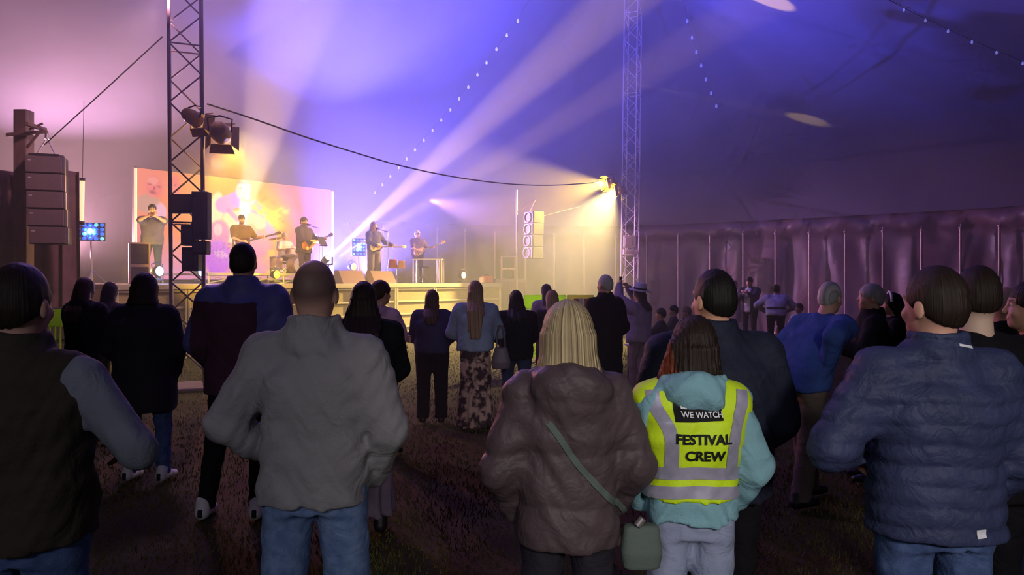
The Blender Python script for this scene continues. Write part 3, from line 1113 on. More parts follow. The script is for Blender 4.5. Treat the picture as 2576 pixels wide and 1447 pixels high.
def person(label, px, d, top, facing=0.0, **o):
    """one person standing in column px at distance d whose head top is seen at row top; facing in degrees, 0 = away from us, positive turns to the stage side"""
    zf = o.get('z', 0.0)
    f = FPX / d
    H = CAMH + (HY - top) / f - zf
    if 'H' in o:
        H = o['H']
    k = H / 1.75
    fem = o.get('fem', False)
    bw = o.get('build', 1.0)                         # girth
    X = (px - CX) / f
    root = empty('person', (X, d, zf), math.radians(facing), label, 'person', o.get('group'))
    h = o.get('vox', max(0.0095, min(0.026, d * 0.0032)))
    hf = max(0.006, h * 0.55)
    lean = o.get('lean', (0.0, 0.0))                  # shoulder shift (x, y) against the pelvis
    drop = o.get('drop', 0.0)                         # how much lower the shoulders are
    sit = o.get('sit', False)
    hipz = 0.93 if not sit else 0.52
    dz = (0.93 - hipz) + drop

    def S(x, y, z):                                    # scaled point
        return np.array((x * k, y * k, z * k))

    def up(x, y, z):                                   # point of the upper body after lean
        t = max(0.0, (z - 0.95) / 0.5)
        return S(x + lean[0] * t, y + lean[1] * t, z - (0.93 - hipz) - drop * min(t, 1.2))
    sw = (0.168 if fem else 0.188) * (0.5 + 0.5 * bw)
    shz = 1.395
    sh = {1: up(sw, -0.005, shz), -1: up(-sw, -0.005, shz)}
    elb, wri = {}, {}
    for sg, key in ((1, 'r'), (-1, 'l')):
        ps = o.get('arm_' + key, o.get('arms', 'down'))
        tgt, hint = ARM[ps] if isinstance(ps, str) else ps
        t = up(0, 0, tgt[2]) if tgt[2] > 0.95 else S(0, 0, tgt[2] - (0.93 - hipz))
        t = t + S(sg * tgt[0], tgt[1], 0)
        e, w = two_bone(sh[sg], t, 0.285 * k, 0.255 * k, (sg * hint[0], hint[1], hint[2]))
        elb[sg], wri[sg] = np.array(e), np.array(w)
    hw = 0.092 * bw
    leg = {}
    for sg, key in ((1, 'r'), (-1, 'l')):
        if sit:
            leg[sg] = (S(sg * hw, 0, hipz), S(sg * 0.13, 0.42, 0.50), S(sg * 0.13, 0.40, 0.08))
        else:
            fx, fy = o.get('foot_' + key, (0.12, 0.0))
            leg[sg] = (S(sg * hw, 0, 0.90), S(sg * (hw * 0.45 + fx * 0.55), fy * 0.5 + 0.025, 0.49), S(sg * fx, fy - 0.01, 0.085))

    # ------------------------------------------------ head frame
    yaw, pit, rol = (math.radians(a) for a in o.get('head', (0, 0, 0)))
    R = rotm(yaw, pit, rol)
    piv = up(0, 0.0, 1.53)
    hk = k * o.get('head_k', 1.0)

    def Hd(x, y, z):                                   # point of the head (z for a height of 1.75)
        return piv + R @ (np.array((x, y, z - 1.53)) * hk)
    top_now = Hd(0, 0, 1.75)[2]
    span = max(0.5, abs(lean[0]) + abs(lean[1]) + 0.55)
    pts = [sh[1], sh[-1], elb[1], elb[-1], wri[1], wri[-1]] + [p for q in leg.values() for p in q]
    lo = np.min(pts, 0) - 0.24 * k * max(1, bw)
    hi = np.max(pts, 0) + 0.24 * k * max(1, bw)
    lo[2] = -0.02
    hi[2] = max(hi[2], top_now + 0.08)
    hcx, hcy = Hd(0, 0, 1.64)[:2]
    fines = dict(fx=((hcx - 0.11, hcx + 0.11, hf),), fy=((hcy - 0.13, hcy + 0.14, hf),), fz=((Hd(0, 0, 1.5)[2] - 0.03, top_now + 0.05, hf),))

    # ------------------------------------------------ body
    B = SDF(lo, hi, h, **fines)
    tors = [(hipz * k - 0.06 * k, 0, 0, 0.145 * bw * k, 0.10 * bw * k)]
    for z, rx, ry in ((0.95, 0.15, 0.105), (1.08, 0.13, 0.095), (1.25, 0.145, 0.10), (1.36, 0.14, 0.095), (1.45, 0.08, 0.07)):
        q = up(0, 0, z)
        tors.append((q[2], q[0], q[1], rx * bw * k * (0.94 if fem else 1), ry * bw * k))
    B.put(stack(tors), 0.02)
    for sg in (1, -1):
        B.put(cap(up(0, -0.005, 1.43), sh[sg], 0.05 * k, 0.045 * k), 0.03)
        B.put(cap(sh[sg], elb[sg], 0.045 * k, 0.038 * k), 0.02)
        B.put(cap(elb[sg], wri[sg], 0.040 * k, 0.026 * k), 0.02)
        a, b, c = leg[sg]
        B.put(cap(a, b, 0.075 * k * bw, 0.048 * k), 0.03)
        B.put(cap(b, c, 0.050 * k, 0.034 * k), 0.02)
        B.put(cap(c, c + S(0, 0.10, -0.045), 0.034 * k, 0.026 * k), 0.02)
    B.put(cap(up(0, -0.02, 1.43), Hd(0, -0.012, 1.58), 0.060 * k * (0.85 if fem else 1) * (0.6 + 0.4 * bw), 0.055 * k * (0.85 if fem else 1)), 0.035)
    B.put(ell(Hd(0, -0.008, 1.648), np.array((0.076, 0.096, 0.102)) * hk, R), 0.03)
    B.put(ell(Hd(0, 0.030, 1.585), np.array((0.058, 0.066, 0.072)) * hk, R), 0.03)
    B.put(ell(Hd(0, 0.070, 1.545), np.array((0.028, 0.024, 0.022)) * hk, R), 0.02)
    B.put(ell(Hd(0, 0.072, 1.662), np.array((0.055, 0.022, 0.016)) * hk, R), 0.015)
    for sx in (-1, 1):
        B.put(ell(Hd(sx * 0.030, 0.092, 1.640), np.array((0.017, 0.014, 0.011)) * hk, R), 0.012, 's')
        B.put(ell(Hd(sx * 0.030, 0.079, 1.640), np.array((0.013, 0.012, 0.009)) * hk, R), 0.004)
        B.put(ell(Hd(sx * 0.038, 0.072, 1.600), np.array((0.020, 0.018, 0.018)) * hk, R), 0.02)
        B.put(ell(Hd(sx * 0.079, -0.006, 1.618), np.array((0.010, 0.020, 0.032)) * hk, R), 0.008)
    B.put(cap(Hd(0, 0.088, 1.645), Hd(0, 0.108, 1.607), 0.009 * hk, 0.013 * hk), 0.010)
    B.put(ell(Hd(0, 0.090, 1.572), np.array((0.024, 0.012, 0.008)) * hk, R), 0.006)
    V, F = B.mesh(1)
    allV, allF = [V], [F]
    # ------------------------------------------------ hands
    hnd = o.get('hands', 'lr')
    for sg, key in ((1, 'r'), (-1, 'l')):
        if key not in hnd:
            continue
        dd = wri[sg] - elb[sg]
        dd = dd / np.linalg.norm(dd)
        pd = np.array(o.get('palm_' + key, (-sg * 1.0, 0.0, 0.0)), float)
        pd = pd - dd * (pd @ dd)
        pd /= np.linalg.norm(pd)
        sd = np.cross(dd, pd) * (-sg)
        Hn = SDF(wri[sg] - 0.21 * k, wri[sg] + 0.21 * k, max(0.0052, min(0.0075, h * 0.5)))
        for j, pr in enumerate(hand_prims(wri[sg], dd, pd, sd, o.get('curl', 0.45), k)):
            Hn.put(pr, 0.010 if j < 5 else 0.004)
        v, f = Hn.mesh(0)
        allF.append(f + sum(len(q) for q in allV))
        allV.append(v)
    V = np.concatenate(allV)
    F = np.concatenate(allF)
    me = np_mesh('body', V, F)
    sk = np.array(lin(o.get('skin', (214, 160, 138))))
    T = np.tile(sk, (len(V), 1))
    q = ((V - piv) @ R) / hk + np.array((0, 0, 1.53))

    def spotc(c, x, y, z, rx, ry, rz):
        m = ((q[:, 0] - x) / rx) ** 2 + ((q[:, 1] - y) / ry) ** 2 + ((q[:, 2] - z) / rz) ** 2 < 1
        T[m] = np.array(lin(c))
    er = max(1.0, h / 0.013)
    for sx in (-1, 1):
        spotc((236, 228, 222), sx * 0.031, 0.085, 1.640, 0.014, 0.02, 0.007 * er)
        spotc((38, 28, 24), sx * 0.031, 0.09, 1.640, 0.006 * er, 0.02, 0.006 * er)
        spotc(o.get('brow', (62, 44, 34)), sx * 0.032, 0.085, 1.664, 0.022, 0.025, 0.006 * er)
    spotc((170, 84, 80), 0, 0.095, 1.572, 0.026, 0.02, 0.007 * er)
    if o.get('beard'):
        m = (q[:, 2] < 1.60 - 0.25 * np.abs(q[:, 1] - 0.05)) & (q[:, 2] > 1.515) & (q[:, 1] > 0.005) & ~((np.abs(q[:, 0]) < 0.022) & (np.abs(q[:, 2] - 1.572) < 0.009)) & (np.abs(q[:, 0]) < 0.1)
        T[m] = np.array(lin(o['beard']))
    if o.get('stubble'):                               # cropped hair colouring the scalp
        zc = 1.66 - 0.35 * np.clip(-q[:, 1], 0, 0.2) + 0.25 * np.clip(q[:, 1], 0, 1)
        al = np.clip((q[:, 2] - zc + 0.06) / 0.05, 0, 1) * (np.abs(q[:, 0]) < 0.1) * (np.abs(q[:, 1]) < 0.13) * (q[:, 2] < 1.8) * np.clip(1.25 - (q[:, 2] - 1.69) / 0.06, 0.35, 1) * np.clip((0.06 - q[:, 1]) / 0.03, 0, 1)
        T = T * (1 - 0.75 * al[:, None]) + 0.75 * al[:, None] * np.array(lin(o['stubble']))[None]
    if o.get('hair') == 'crop':                        # clipped hair fading into the nape
        al = np.clip((q[:, 2] - 1.552) / 0.07, 0, 1) * (q[:, 1] < 0.012) * (np.abs(q[:, 0]) < 0.077) * (q[:, 1] > -0.14) * (q[:, 2] < 1.8)
        T = T * (1 - 0.9 * al[:, None]) + 0.9 * al[:, None] * np.array(lin(o.get('fade', (44, 34, 28))))[None]
    ca = me.color_attributes.new('tint', 'FLOAT_COLOR', 'POINT')
    ca.data.foreach_set('color', np.concatenate([T, np.ones((len(T), 1))], 1).astype(np.float32).ravel())
    link_mesh('body', me, m_skin, root)

    # ------------------------------------------------ trousers or skirt
    if o.get('legs', True):
        lm = o.get('leg_mat')
        lw = o.get('leg_w', 0.0)
        T_ = SDF((lo[0], lo[1], -0.01), (hi[0], hi[1], (1.12 - (0.93 - hipz)) * k), h)
        if o.get('skirt'):
            zb = o['skirt'] * k
            T_.put(stack([(zb, 0, 0.02 * k, 0.215 * k, 0.17 * k), (0.5 * k, 0, 0.01 * k, 0.18 * k, 0.145 * k), (0.9 * k, 0, 0, 0.165 * bw * k, 0.125 * bw * k), (1.06 * k, 0, 0, 0.14 * bw * k, 0.10 * bw * k)], 2.0), 0.02)
            T_.shift(lambda x, y, z: 0.014 * np.sin(np.arctan2(y, x) * 11 + 2 * np.sin(z * 7)) * np.clip((0.95 * k - z) * 2, 0, 1))
        else:
            T_.put(stack([((hipz - 0.09) * k, 0, 0, 0.155 * bw * k, 0.115 * bw * k), (hipz * k, 0, 0, 0.172 * bw * k, 0.125 * bw * k), ((hipz + 0.14) * k, lean[0] * 0.2 * k, lean[1] * 0.2 * k, 0.145 * bw * k, 0.105 * bw * k)]), 0.03)
            zc = o.get('leg_to', 0.055)
            for sg in (1, -1):
                a, b, c = leg[sg]
                T_.put(cap(a, b, (0.092 + lw * 0.3) * k * bw, (0.068 + lw) * k), 0.035)
                e2 = c + np.array((0, 0, -0.06 * k))
                T_.put(cap(b, e2, (0.068 + lw) * k, (0.056 + lw * 1.5) * k), 0.03)
            T_.below(zc * k)
            fr = o.get('wrinkle', 0.006)
            T_.shift(lambda x, y, z: fr * np.sin(z * 46 + 9 * np.sin(x * 9 + y * 7)) * np.sin(x * 23 + z * 11 + 1) * np.clip(1.3 - z / k, 0.3, 1))
        v, f = T_.mesh(1)
        link_mesh('skirt' if o.get('skirt') else 'trousers', np_mesh('trousers', v, f), lm, root)
    # ------------------------------------------------ shoes
    if o.get('shoes', True):
        for sg in (1, -1):
            c = leg[sg][2]
            A_ = SDF(c + S(-0.09, -0.13, -0.09), c + S(0.09, 0.24, 0.09), max(0.009, h * 0.7))
            A_.put(cap(c + S(0, -0.045, -0.040), c + S(0, 0.10, -0.050), 0.043 * k, 0.036 * k), 0.02)
            A_.put(cap(c + S(0, 0.10, -0.050), c + S(sg * 0.006, 0.16, -0.055), 0.040 * k, 0.032 * k), 0.02)
            A_.put(cap(c + S(0, -0.03, -0.03), c + S(0, -0.02, 0.02), 0.045 * k, 0.047 * k), 0.02)
            A_.below(max(0.004, c[2] - 0.083 * k))
            v, f = A_.mesh(0)
            so = link_mesh('shoe', np_mesh('shoe', v, f), o.get('shoe_mat', m_shoe_black), root)
            if o.get('stripe'):
                sm = MB()
                sm.box(c + S(0, -0.078, -0.035), (0.034, 0.03, 0.06), None, 0.008)
                sm.obj('stripe_patch', m_shoe_black, so)

    # ------------------------------------------------ garments on the upper body
    fm = 0.93 if fem else 1.0

    def garment(name, gmat, loose=0.02, hem=0.86, sleeve=1.0, collar='round', quilt=0, quilt_amp=0.011, crease=0.006, flare=0.0, cuff=0.97, hood_k=1.0, hood_z=0.0, arm_k=1.0, two_tone=None, bvh=False, sho=0.0, sho_x=0.0):
        G = SDF(lo, (hi[0], hi[1], max(hi[2], 1.7 * k)), h)
        hz_ = (hem - (0.93 - hipz)) * k
        rows = []
        prof = [(hem, 0.168, 0.122), (1.00, 0.168, 0.120), (1.12, 0.160, 0.112), (1.26, 0.172, 0.118), (1.34, 0.170, 0.112), (1.40, 0.135, 0.098), (1.44, 0.095, 0.084), (1.475, 0.070, 0.074)]
        for z, rx, ry in prof:
            if z < hem - 1e-6:
                continue
            qd = up(0, 0, z) if z > 0.95 else np.array((0, 0, (z - (0.93 - hipz)) * k))
            ex = loose * (1.0 if z < 1.38 else 0.4) + (sho if z > 1.25 else 0) + flare * max(0, 1.15 - z) / 0.35
            rows.append((qd[2], qd[0], qd[1] - (0.008 * k if z > 1.2 else 0), (rx * bw * fm + ex) * k, (ry * bw + ex) * k))
        rows.sort()
        G.put(stack(rows, 2.3), 0.02)
        for sg in (1, -1):
            G.put(cap(up(sg * 0.02, -0.012, 1.445), sh[sg] + S(-sg * (0.012 + sho_x), 0, 0.004), (0.050 + loose * 0.4 + sho) * k, (0.050 + loose * 0.6 + sho) * k), 0.05 * k)
            if sleeve > 0:
                e_ = elb[sg] if sleeve >= 1 else sh[sg] + (elb[sg] - sh[sg]) * min(1.0, sleeve * 1.6)
                G.put(cap(sh[sg], e_, (0.056 * (0.5 + 0.5 * bw) + loose * 0.8) * k * arm_k, (0.048 + loose * 0.8) * k * arm_k), 0.055 * k)
            if sleeve >= 1:
                fw = elb[sg] + (wri[sg] - elb[sg]) * cuff
                G.put(cap(elb[sg], fw, (0.048 + loose * 0.8) * k * arm_k, (0.036 + loose * 0.6) * k * arm_k), 0.02 * k)
        G.below(hz_)
        if collar == 'stand':
            n0, n1 = up(0, -0.02, 1.42), up(0, -0.014, 1.548)
            G.put(stack([(n0[2], n0[0], n0[1], 0.118 * k, 0.104 * k), (n1[2], n1[0], n1[1], 0.094 * k, 0.094 * k)], 2.0), 0.03)
            G.put(stack([(n1[2] - 0.05 * k, n1[0], n1[1], 0.062 * k, 0.064 * k), (n1[2] + 0.03, n1[0], n1[1], 0.068 * k, 0.070 * k)], 2.0), 0.004, 's')
        elif collar == 'hood':
            c0 = up(0, -0.105, 1.425 + hood_z)
            G.put(ell(c0, np.array((0.140, 0.085, 0.105)) * k * hood_k), 0.025)
            G.put(ell(up(0, -0.035, 1.475), np.array((0.125, 0.115, 0.055)) * k), 0.03)
            G.put(ell(up(0, 0.0, 1.54), np.array((0.085, 0.095, 0.075)) * k), 0.012, 's')
            G.put(cap(up(-0.115, -0.045, 1.50), up(0, -0.145, 1.515), 0.022 * k), 0.012)
            G.put(cap(up(0.115, -0.045, 1.50), up(0, -0.145, 1.515), 0.022 * k), 0.012)
        if quilt:
            qa = quilt_amp
            G.shift(lambda x, y, z: qa * (1 - np.sqrt(np.abs(np.sin(math.pi * (z + 0.03 * np.abs(x) + 0.006 * np.sin(x * 21)) / (quilt * k))) + 1e-4)))
        wr = crease
        sd_ = random.random() * 9
        if wr:
            G.shift(lambda x, y, z: wr * np.sin(z * 21 + 5 * np.sin(x * 8 + sd_) + y * 17) * np.sin(x * 15 + z * 9 + sd_) + 0.5 * wr * np.sin(z * 63 + 9 * np.sin(x * 12 + sd_)) * np.sin(x * 31 + y * 26 + sd_))
        v, f = G.mesh(1)
        go = link_mesh(name, np_mesh(name, v, f), gmat, root)
        if two_tone:
            m2, fn2 = two_tone
            go.data.materials.append(m2)
            go.data.polygons.foreach_set('material_index', fn2(v[f].mean(1) / k).astype(np.int32))
        return BVHTree.FromPolygons([Vector(p) for p in v], [tuple(int(i) for i in q_) for q_ in f]) if bvh else None
    loose = o.get('loose', 0.02)
    gk = {q_: o[q_] for q_ in ('hem', 'sleeve', 'collar', 'quilt', 'quilt_amp', 'crease', 'flare', 'cuff', 'hood_k', 'hood_z', 'arm_k', 'two_tone') if q_ in o}
    bv1 = garment(o.get('top_name', 'jacket'), o.get('top_mat'), loose, bvh=o.get('want_bvh', False), **gk)
    root_bvh = bv1
    for g2 in o.get('more_tops', ()):
        bv = garment(**g2)
        root_bvh = bv or root_bvh

    # ------------------------------------------------ hair
    hs = o.get('hair', 'short')
    if hs != 'none':
        hl = o.get('hair_len', 1.36)
        ln = up(0, 0, hl)[2] if hs in ('long', 'bob') else Hd(0, 0, 1.52)[2]
        hh_ = max(0.007, h * 0.6)
        E = SDF((hcx - 0.24 * k, hcy - 0.28 * k, min(ln, Hd(0, 0, 1.5)[2]) - 0.05), (hcx + 0.24 * k, hcy + 0.22 * k, top_now + 0.07 * k), hh_)
        th = o.get('hair_t', 0.022 if hs == 'bob' else 0.012)
        E.put(ell(Hd(0, -0.010, 1.652), (np.array((0.077 + th, 0.095 + th, 0.100 + th)) if hs != 'crop' else np.array((0.078 + 0.35 * th, 0.097 + 0.4 * th, 0.101 + th))) * hk, R), 0.01)
        if hs in ('short', 'crop'):
            E.put(ell(Hd(0, -0.055, 1.60), np.array((0.062 + th * 0.3, 0.045 + th * 0.3, 0.070)) * hk, R), 0.03)
        if hs == 'long':
            q0, q1 = Hd(0, -0.045, 1.63), Hd(0, -0.07, 1.52)
            w2 = o.get('hair_w', 0.095)
            q2 = up(0, -0.135 * (0.5 + 0.5 * bw) - loose * 0.8, 1.40)
            rowsh = [(q1[2], q1[0], q1[1], w2 * k, 0.066 * k), (q0[2], q0[0], q0[1], 0.086 * k, 0.082 * k)]
            if hl < 1.5:
                rowsh.insert(0, (q2[2], q2[0], q2[1], (w2 + 0.008) * k, 0.046 * k))
            if hl < 1.38:
                q3 = up(0, -0.145 * (0.5 + 0.5 * bw) - loose, hl)
                rowsh.insert(0, (q3[2], q3[0], q3[1], w2 * 0.62 * k, 0.026 * k))
            E.put(stack(rowsh, 2.0), 0.03)
            for (a_, b_, r_) in o.get('locks', ()):
                E.put(cap(Hd(*a_), up(*b_), r_ * k, r_ * 0.7 * k), 0.03)
            if o.get('hair_front'):
                for sx in (-1, 1):
                    E.put(cap(Hd(sx * 0.075, 0.02, 1.62), up(sx * 0.10, 0.07, o['hair_front']), 0.03 * k, 0.026 * k), 0.03)
        if hs == 'bob':
            q0, q1, q2 = Hd(0, -0.012, 1.66), Hd(0, -0.028, 1.54), up(0, -0.03, hl)
            E.put(stack([(q2[2], q2[0], q2[1] - 0.015 * k, 0.132 * k, 0.112 * k), ((q1[2] + q2[2]) / 2, q1[0], q1[1], 0.128 * k, 0.112 * k), (q1[2] + 0.02, q1[0], q1[1], 0.112 * k, 0.112 * k), (q0[2] - 0.025, q0[0], q0[1], 0.101 * k, 0.116 * k)], 2.0), 0.04)
        # open the face
        fc = o.get('face_cut', 0.0)
        E.put(ell(Hd(0, 0.125 + fc, 1.585), np.array((0.072, 0.085, 0.098)) * hk, R), 0.012, 's')
        if hs in ('short', 'crop'):
            nz_ = R @ np.array((0, 0.62, -1.0))
            fn_, _, _ = half(-nz_, Hd(0, -0.085, o.get('nape', 1.55)))
            E.put((fn_, E_lo(E), E_hi(E)), 0.006, 's')
            for sx in (-1, 1):
                E.put(ell(Hd(sx * 0.085, 0.004, 1.61), np.array((0.020, 0.021, 0.034)) * hk, R), 0.004, 's')
        if hs in ('short', 'crop'):
            zt_, zr_ = Hd(0, -0.08, 1.615)[2], 0.14 if hs == 'crop' else 0.08
            E.shift(lambda x, y, z: np.clip((zt_ - z) * zr_, 0, 0.02) + 0 * x + 0 * y)
        ga = o.get('strand', 0.0035 if hs in ('long', 'bob') else 0.0016)
        fr = o.get('strand_n', 30 if hs in ('long', 'bob') else 70)
        E.shift(lambda x, y, z: ga * np.sin(np.arctan2(x - hcx, -(y - hcy) + 0.02) * fr + 2.2 * np.sin(z * 9) + 3 * np.sin(z * 3.1)) * np.clip(1.5 - np.abs(z - top_now) * 0, 0.2, 1))
        v, f = E.mesh(1)
        if len(v):
            ho = link_mesh('hair', np_mesh('hair', v, f), o.get('hair_mat', m_hair_dark), root)
            if o.get('hair_two'):
                m2, fn2 = o['hair_two']
                ho.data.materials.append(m2)
                ho.data.polygons.foreach_set('material_index', fn2(v[f].mean(1) / k).astype(np.int32))
    return dict(root=root, k=k, H=H, bvh=root_bvh, bvh1=bv1, sh=sh, elb=elb, wri=wri, Hd=Hd, up=up, S=S, R=R, top=top_now)


def E_lo(E):
    return tuple(a[0] for a in E.ax)


def E_hi(E):
    return tuple(a[-1] for a in E.ax)


# ------------------------------------------------------------------ cloth, hair
def cloth(name, rgb, rough=0.9, var=0.12, bump=0.25, bscale=140, **kw):
    rel = kw.pop('relief', 0.38)
    return cloth_relief(mat(name, rgb, rough, var=var, vscale=kw.pop('vscale', 7), bump=bump, bscale=bscale, spec=kw.pop('spec', 0.15), **kw), rel)


def hairm(name, a, b, freq=13.0, sharp=0.14):
    """hair: strands of two colours running out from the crown, by the angle around the head"""
    m = bpy.data.materials.new(name)
    m.use_nodes = True
    nt = m.node_tree
    N, Lk = nt.nodes, nt.links
    p = N['Principled BSDF']
    p.inputs['Roughness'].default_value = 0.55
    p.inputs['Specular IOR Level'].default_value = 0.25
    tc = N.new('ShaderNodeTexCoord')
    sp = N.new('ShaderNodeSeparateXYZ')
    Lk.new(tc.outputs['Object'], sp.inputs[0])
    at = N.new('ShaderNodeMath')
    at.operation = 'ARCTAN2'
    Lk.new(sp.outputs['X'], at.inputs[0])
    ny = N.new('ShaderNodeMath')
    ny.operation = 'MULTIPLY_ADD'
    ny.inputs[1].default_value = -1.0
    ny.inputs[2].default_value = -0.012
    Lk.new(sp.outputs['Y'], ny.inputs[0])
    Lk.new(ny.outputs[0], at.inputs[1])
    w = N.new('ShaderNodeMath')
    w.operation = 'MULTIPLY_ADD'
    w.inputs[1].default_value = freq
    Lk.new(at.outputs[0], w.inputs[0])
    zz = N.new('ShaderNodeMath')
    zz.operation = 'MULTIPLY'
    zz.inputs[1].default_value = 2.5
    Lk.new(sp.outputs['Z'], zz.inputs[0])
    Lk.new(zz.outputs[0], w.inputs[2])
    n = N.new('ShaderNodeTexNoise')
    n.noise_dimensions = '1D'
    n.inputs['Scale'].default_value = 1.0
    n.inputs['Detail'].default_value = 4
    n.inputs['Roughness'].default_value = 0.65
    Lk.new(w.outputs[0], n.inputs['W'])
    r = N.new('ShaderNodeValToRGB')
    r.color_ramp.elements[0].position = 0.5 - sharp
    r.color_ramp.elements[1].position = 0.5 + sharp
    r.color_ramp.elements[0].color = (*lin(a), 1)
    r.color_ramp.elements[1].color = (*lin(b), 1)
    Lk.new(n.outputs['Fac'], r.inputs['Fac'])
    Lk.new(r.outputs['Color'], p.inputs['Base Color'])
    bp = N.new('ShaderNodeBump')
    bp.inputs['Strength'].default_value = 0.5
    bp.inputs['Distance'].default_value = 0.008
    Lk.new(n.outputs['Fac'], bp.inputs['Height'])
    Lk.new(bp.outputs['Normal'], p.inputs['Normal'])
    return m


m_shoe_black = mat('black_shoe', (24, 22, 24), 0.5)
m_shoe_white = mat('white_trainer', (215, 212, 210), 0.55)
m_hair_dark = hairm('hair_dark_brown', (30, 22, 18), (52, 38, 30))
m_hair_black = hairm('hair_black', (16, 14, 14), (34, 28, 26))
m_hair_brown = hairm('hair_brown', (58, 40, 30), (86, 62, 46))
m_hair_grey = hairm('hair_grey', (150, 146, 140), (190, 186, 180))
m_hair_blonde = hairm('hair_blonde', (84, 62, 36), (226, 204, 158), 12.0, 0.17)
m_hair_fair = hairm('hair_fair', (110, 84, 66), (170, 138, 112))
m_hair_lit = hairm('hair_stage_lit', (70, 30, 18), (130, 56, 30))  # orange-red stage light on one side of the steward's dark hair, as colour
c_black = cloth('cloth_black', (26, 24, 28))
c_char = cloth('cloth_charcoal', (46, 42, 50))
c_jean = cloth('denim_blue', (84, 104, 148), rgb2=(64, 80, 120), vscale=22)
c_jean_l = cloth('denim_light', (124, 148, 186), rgb2=(98, 122, 164), vscale=22)
c_jean_d = cloth('denim_dark', (50, 58, 88))
# ================================================================== sound, light and instruments
m_case = mat('flight_case_black', (30, 26, 36), 0.55, var=0.15, vscale=5)
m_grille = mat('speaker_grille', (96, 78, 84), 0.6, var=0.1, vscale=20, bump=0.5, bscale=300)
m_cab = mat('speaker_cabinet', (44, 38, 48), 0.6, bump=0.15)
m_cabg = mat('speaker_cabinet_pale', (176, 150, 140), 0.6)
m_chrome = mat('chrome', (210, 205, 205), 0.2, 0.9)
m_wood = mat('tower_timber', (112, 84, 80), 0.7, var=0.2, vscale=5, stretch=(4, 4, 0.5))
m_cone = mat('speaker_cone', (30, 28, 34), 0.7)
m_badge = mat('badge_silver', (210, 200, 210), 0.3, 0.5)

# ---- near PA: timber tower with hanging line array
tw = W(60, 708, 14.2)
tow = empty('speaker_tower', (tw.x, tw.y, 0), 0, 'square brown tower post with cross arms carrying the big hanging speakers', 'tower')
zt = CAMH + (HY - 278) / FPX * 14.2
MB().box((0, 0, zt / 2), (0.25, 0.25, zt), None, 0.012).obj('post', m_wood, tow)
za = CAMH + (HY - 340) / FPX * 14.2
MB().box((0.16, -0.15, za), (0.78, 0.07, 0.07), Matrix.Rotation(-0.08, 3, 'Y'), 0.01).obj('cross_arm', m_wood, tow)
MB().box((0.42, -0.28, za + 0.10), (0.07, 0.55, 0.07), None, 0.01).obj('outrigger', m_wood, tow)
bar('strut', (0.13, -0.1, za - 0.25), (0.50, -0.22, za + 0.08), 0.025, m_wood, tow)
bar('strut', (0.30, -0.3, za + 0.05), (0.55, -0.3, za + 0.16), 0.022, m_wood, tow)
MB().box((0, 0, 0.04), (0.5, 0.5, 0.08), None, 0.01).obj('base_plate', m_wood, tow)
c0 = W(112, 708, 13.9)
h1 = (44.5 / FPX) * 13.9
ztop = CAMH + (HY - 392) / FPX * 13.9
RZA = math.radians(18)
names5 = ['topmost', 'second from the top', 'middle', 'second from the bottom', 'lowest']
la0 = empty('array_speaker', (c0.x, c0.y, ztop - h1), RZA, 'x', 'speaker', 'hanging line array by the brown drape')
MB().box((0, 0.17, h1 / 2), (0.62, 0.40, h1 - 0.012), None, 0.012).obj('cabinet', m_cab, la0)
MB().box((0, -0.045, h1 / 2), (0.60, 0.03, h1 - 0.03), None, 0.008).obj('grille', m_grille, la0)
MB().box((-0.23, -0.063, h1 * 0.72), (0.055, 0.008, 0.028), None, 0.003).obj('badge', m_badge, la0)
for sx in (-0.315, 0.315):
    MB().box((sx, 0.1, h1 / 2), (0.014, 0.08, h1 - 0.01)).obj('rigging_plate', m_chrome, la0)
for i in range(5):
    q = la0 if i == 0 else copy_tree(la0)
    q.location = (c0.x + 0.004 * i * i, c0.y, ztop - h1 * (i + 1))
    q['label'] = 'wide hanging speaker box before the brown drape, %s of the five' % names5[i]
fr = empty('flying_frame', (c0.x, c0.y, ztop), RZA, 'metal flying frame holding up the five hanging speaker boxes', 'rigging')
MB().box((0, 0.12, 0.02), (0.60, 0.08, 0.035), None, 0.006).obj('beam', m_chrome, fr)
MB().box((0, -0.02, 0.02), (0.50, 0.05, 0.035), None, 0.006).obj('beam', m_case, fr)
for sx in (-0.16, 0.16):
    bar('chain', (sx, 0.1, 0.03), (0.0, 0.15, 0.36), 0.010, m_chrome, fr)
MB().cyl((0, 0.15, 0.34), (0, 0.15, 0.44), 0.035, n=10).obj('hook_block', m_chrome, fr)
# subs under the array
for i, (lab) in enumerate(('square bass bin standing under the five hanging speaker boxes', 'square bass bin beneath the other one, on the grass')):
    e = empty('bass_bin', (c0.x + 0.22, c0.y - 0.25, 0.62 * (1 - i)), RZA, lab, 'speaker', 'bass bins under the hanging speakers')
    MB().box((0, 0.1, 0.31), (0.80, 0.7, 0.61), None, 0.012).obj('cabinet', m_cab, e)
    MB().box((0, -0.26, 0.31), (0.74, 0.03, 0.54), None, 0.006).obj('grille', m_grille, e)
    for sx in (-0.41, 0.41):
        MB().tube([(sx, -0.02, 0.36), (sx * 1.06, -0.0, 0.36), (sx * 1.06, 0.18, 0.36), (sx, 0.2, 0.36)], 0.012, 6).obj('handle', m_case, e)


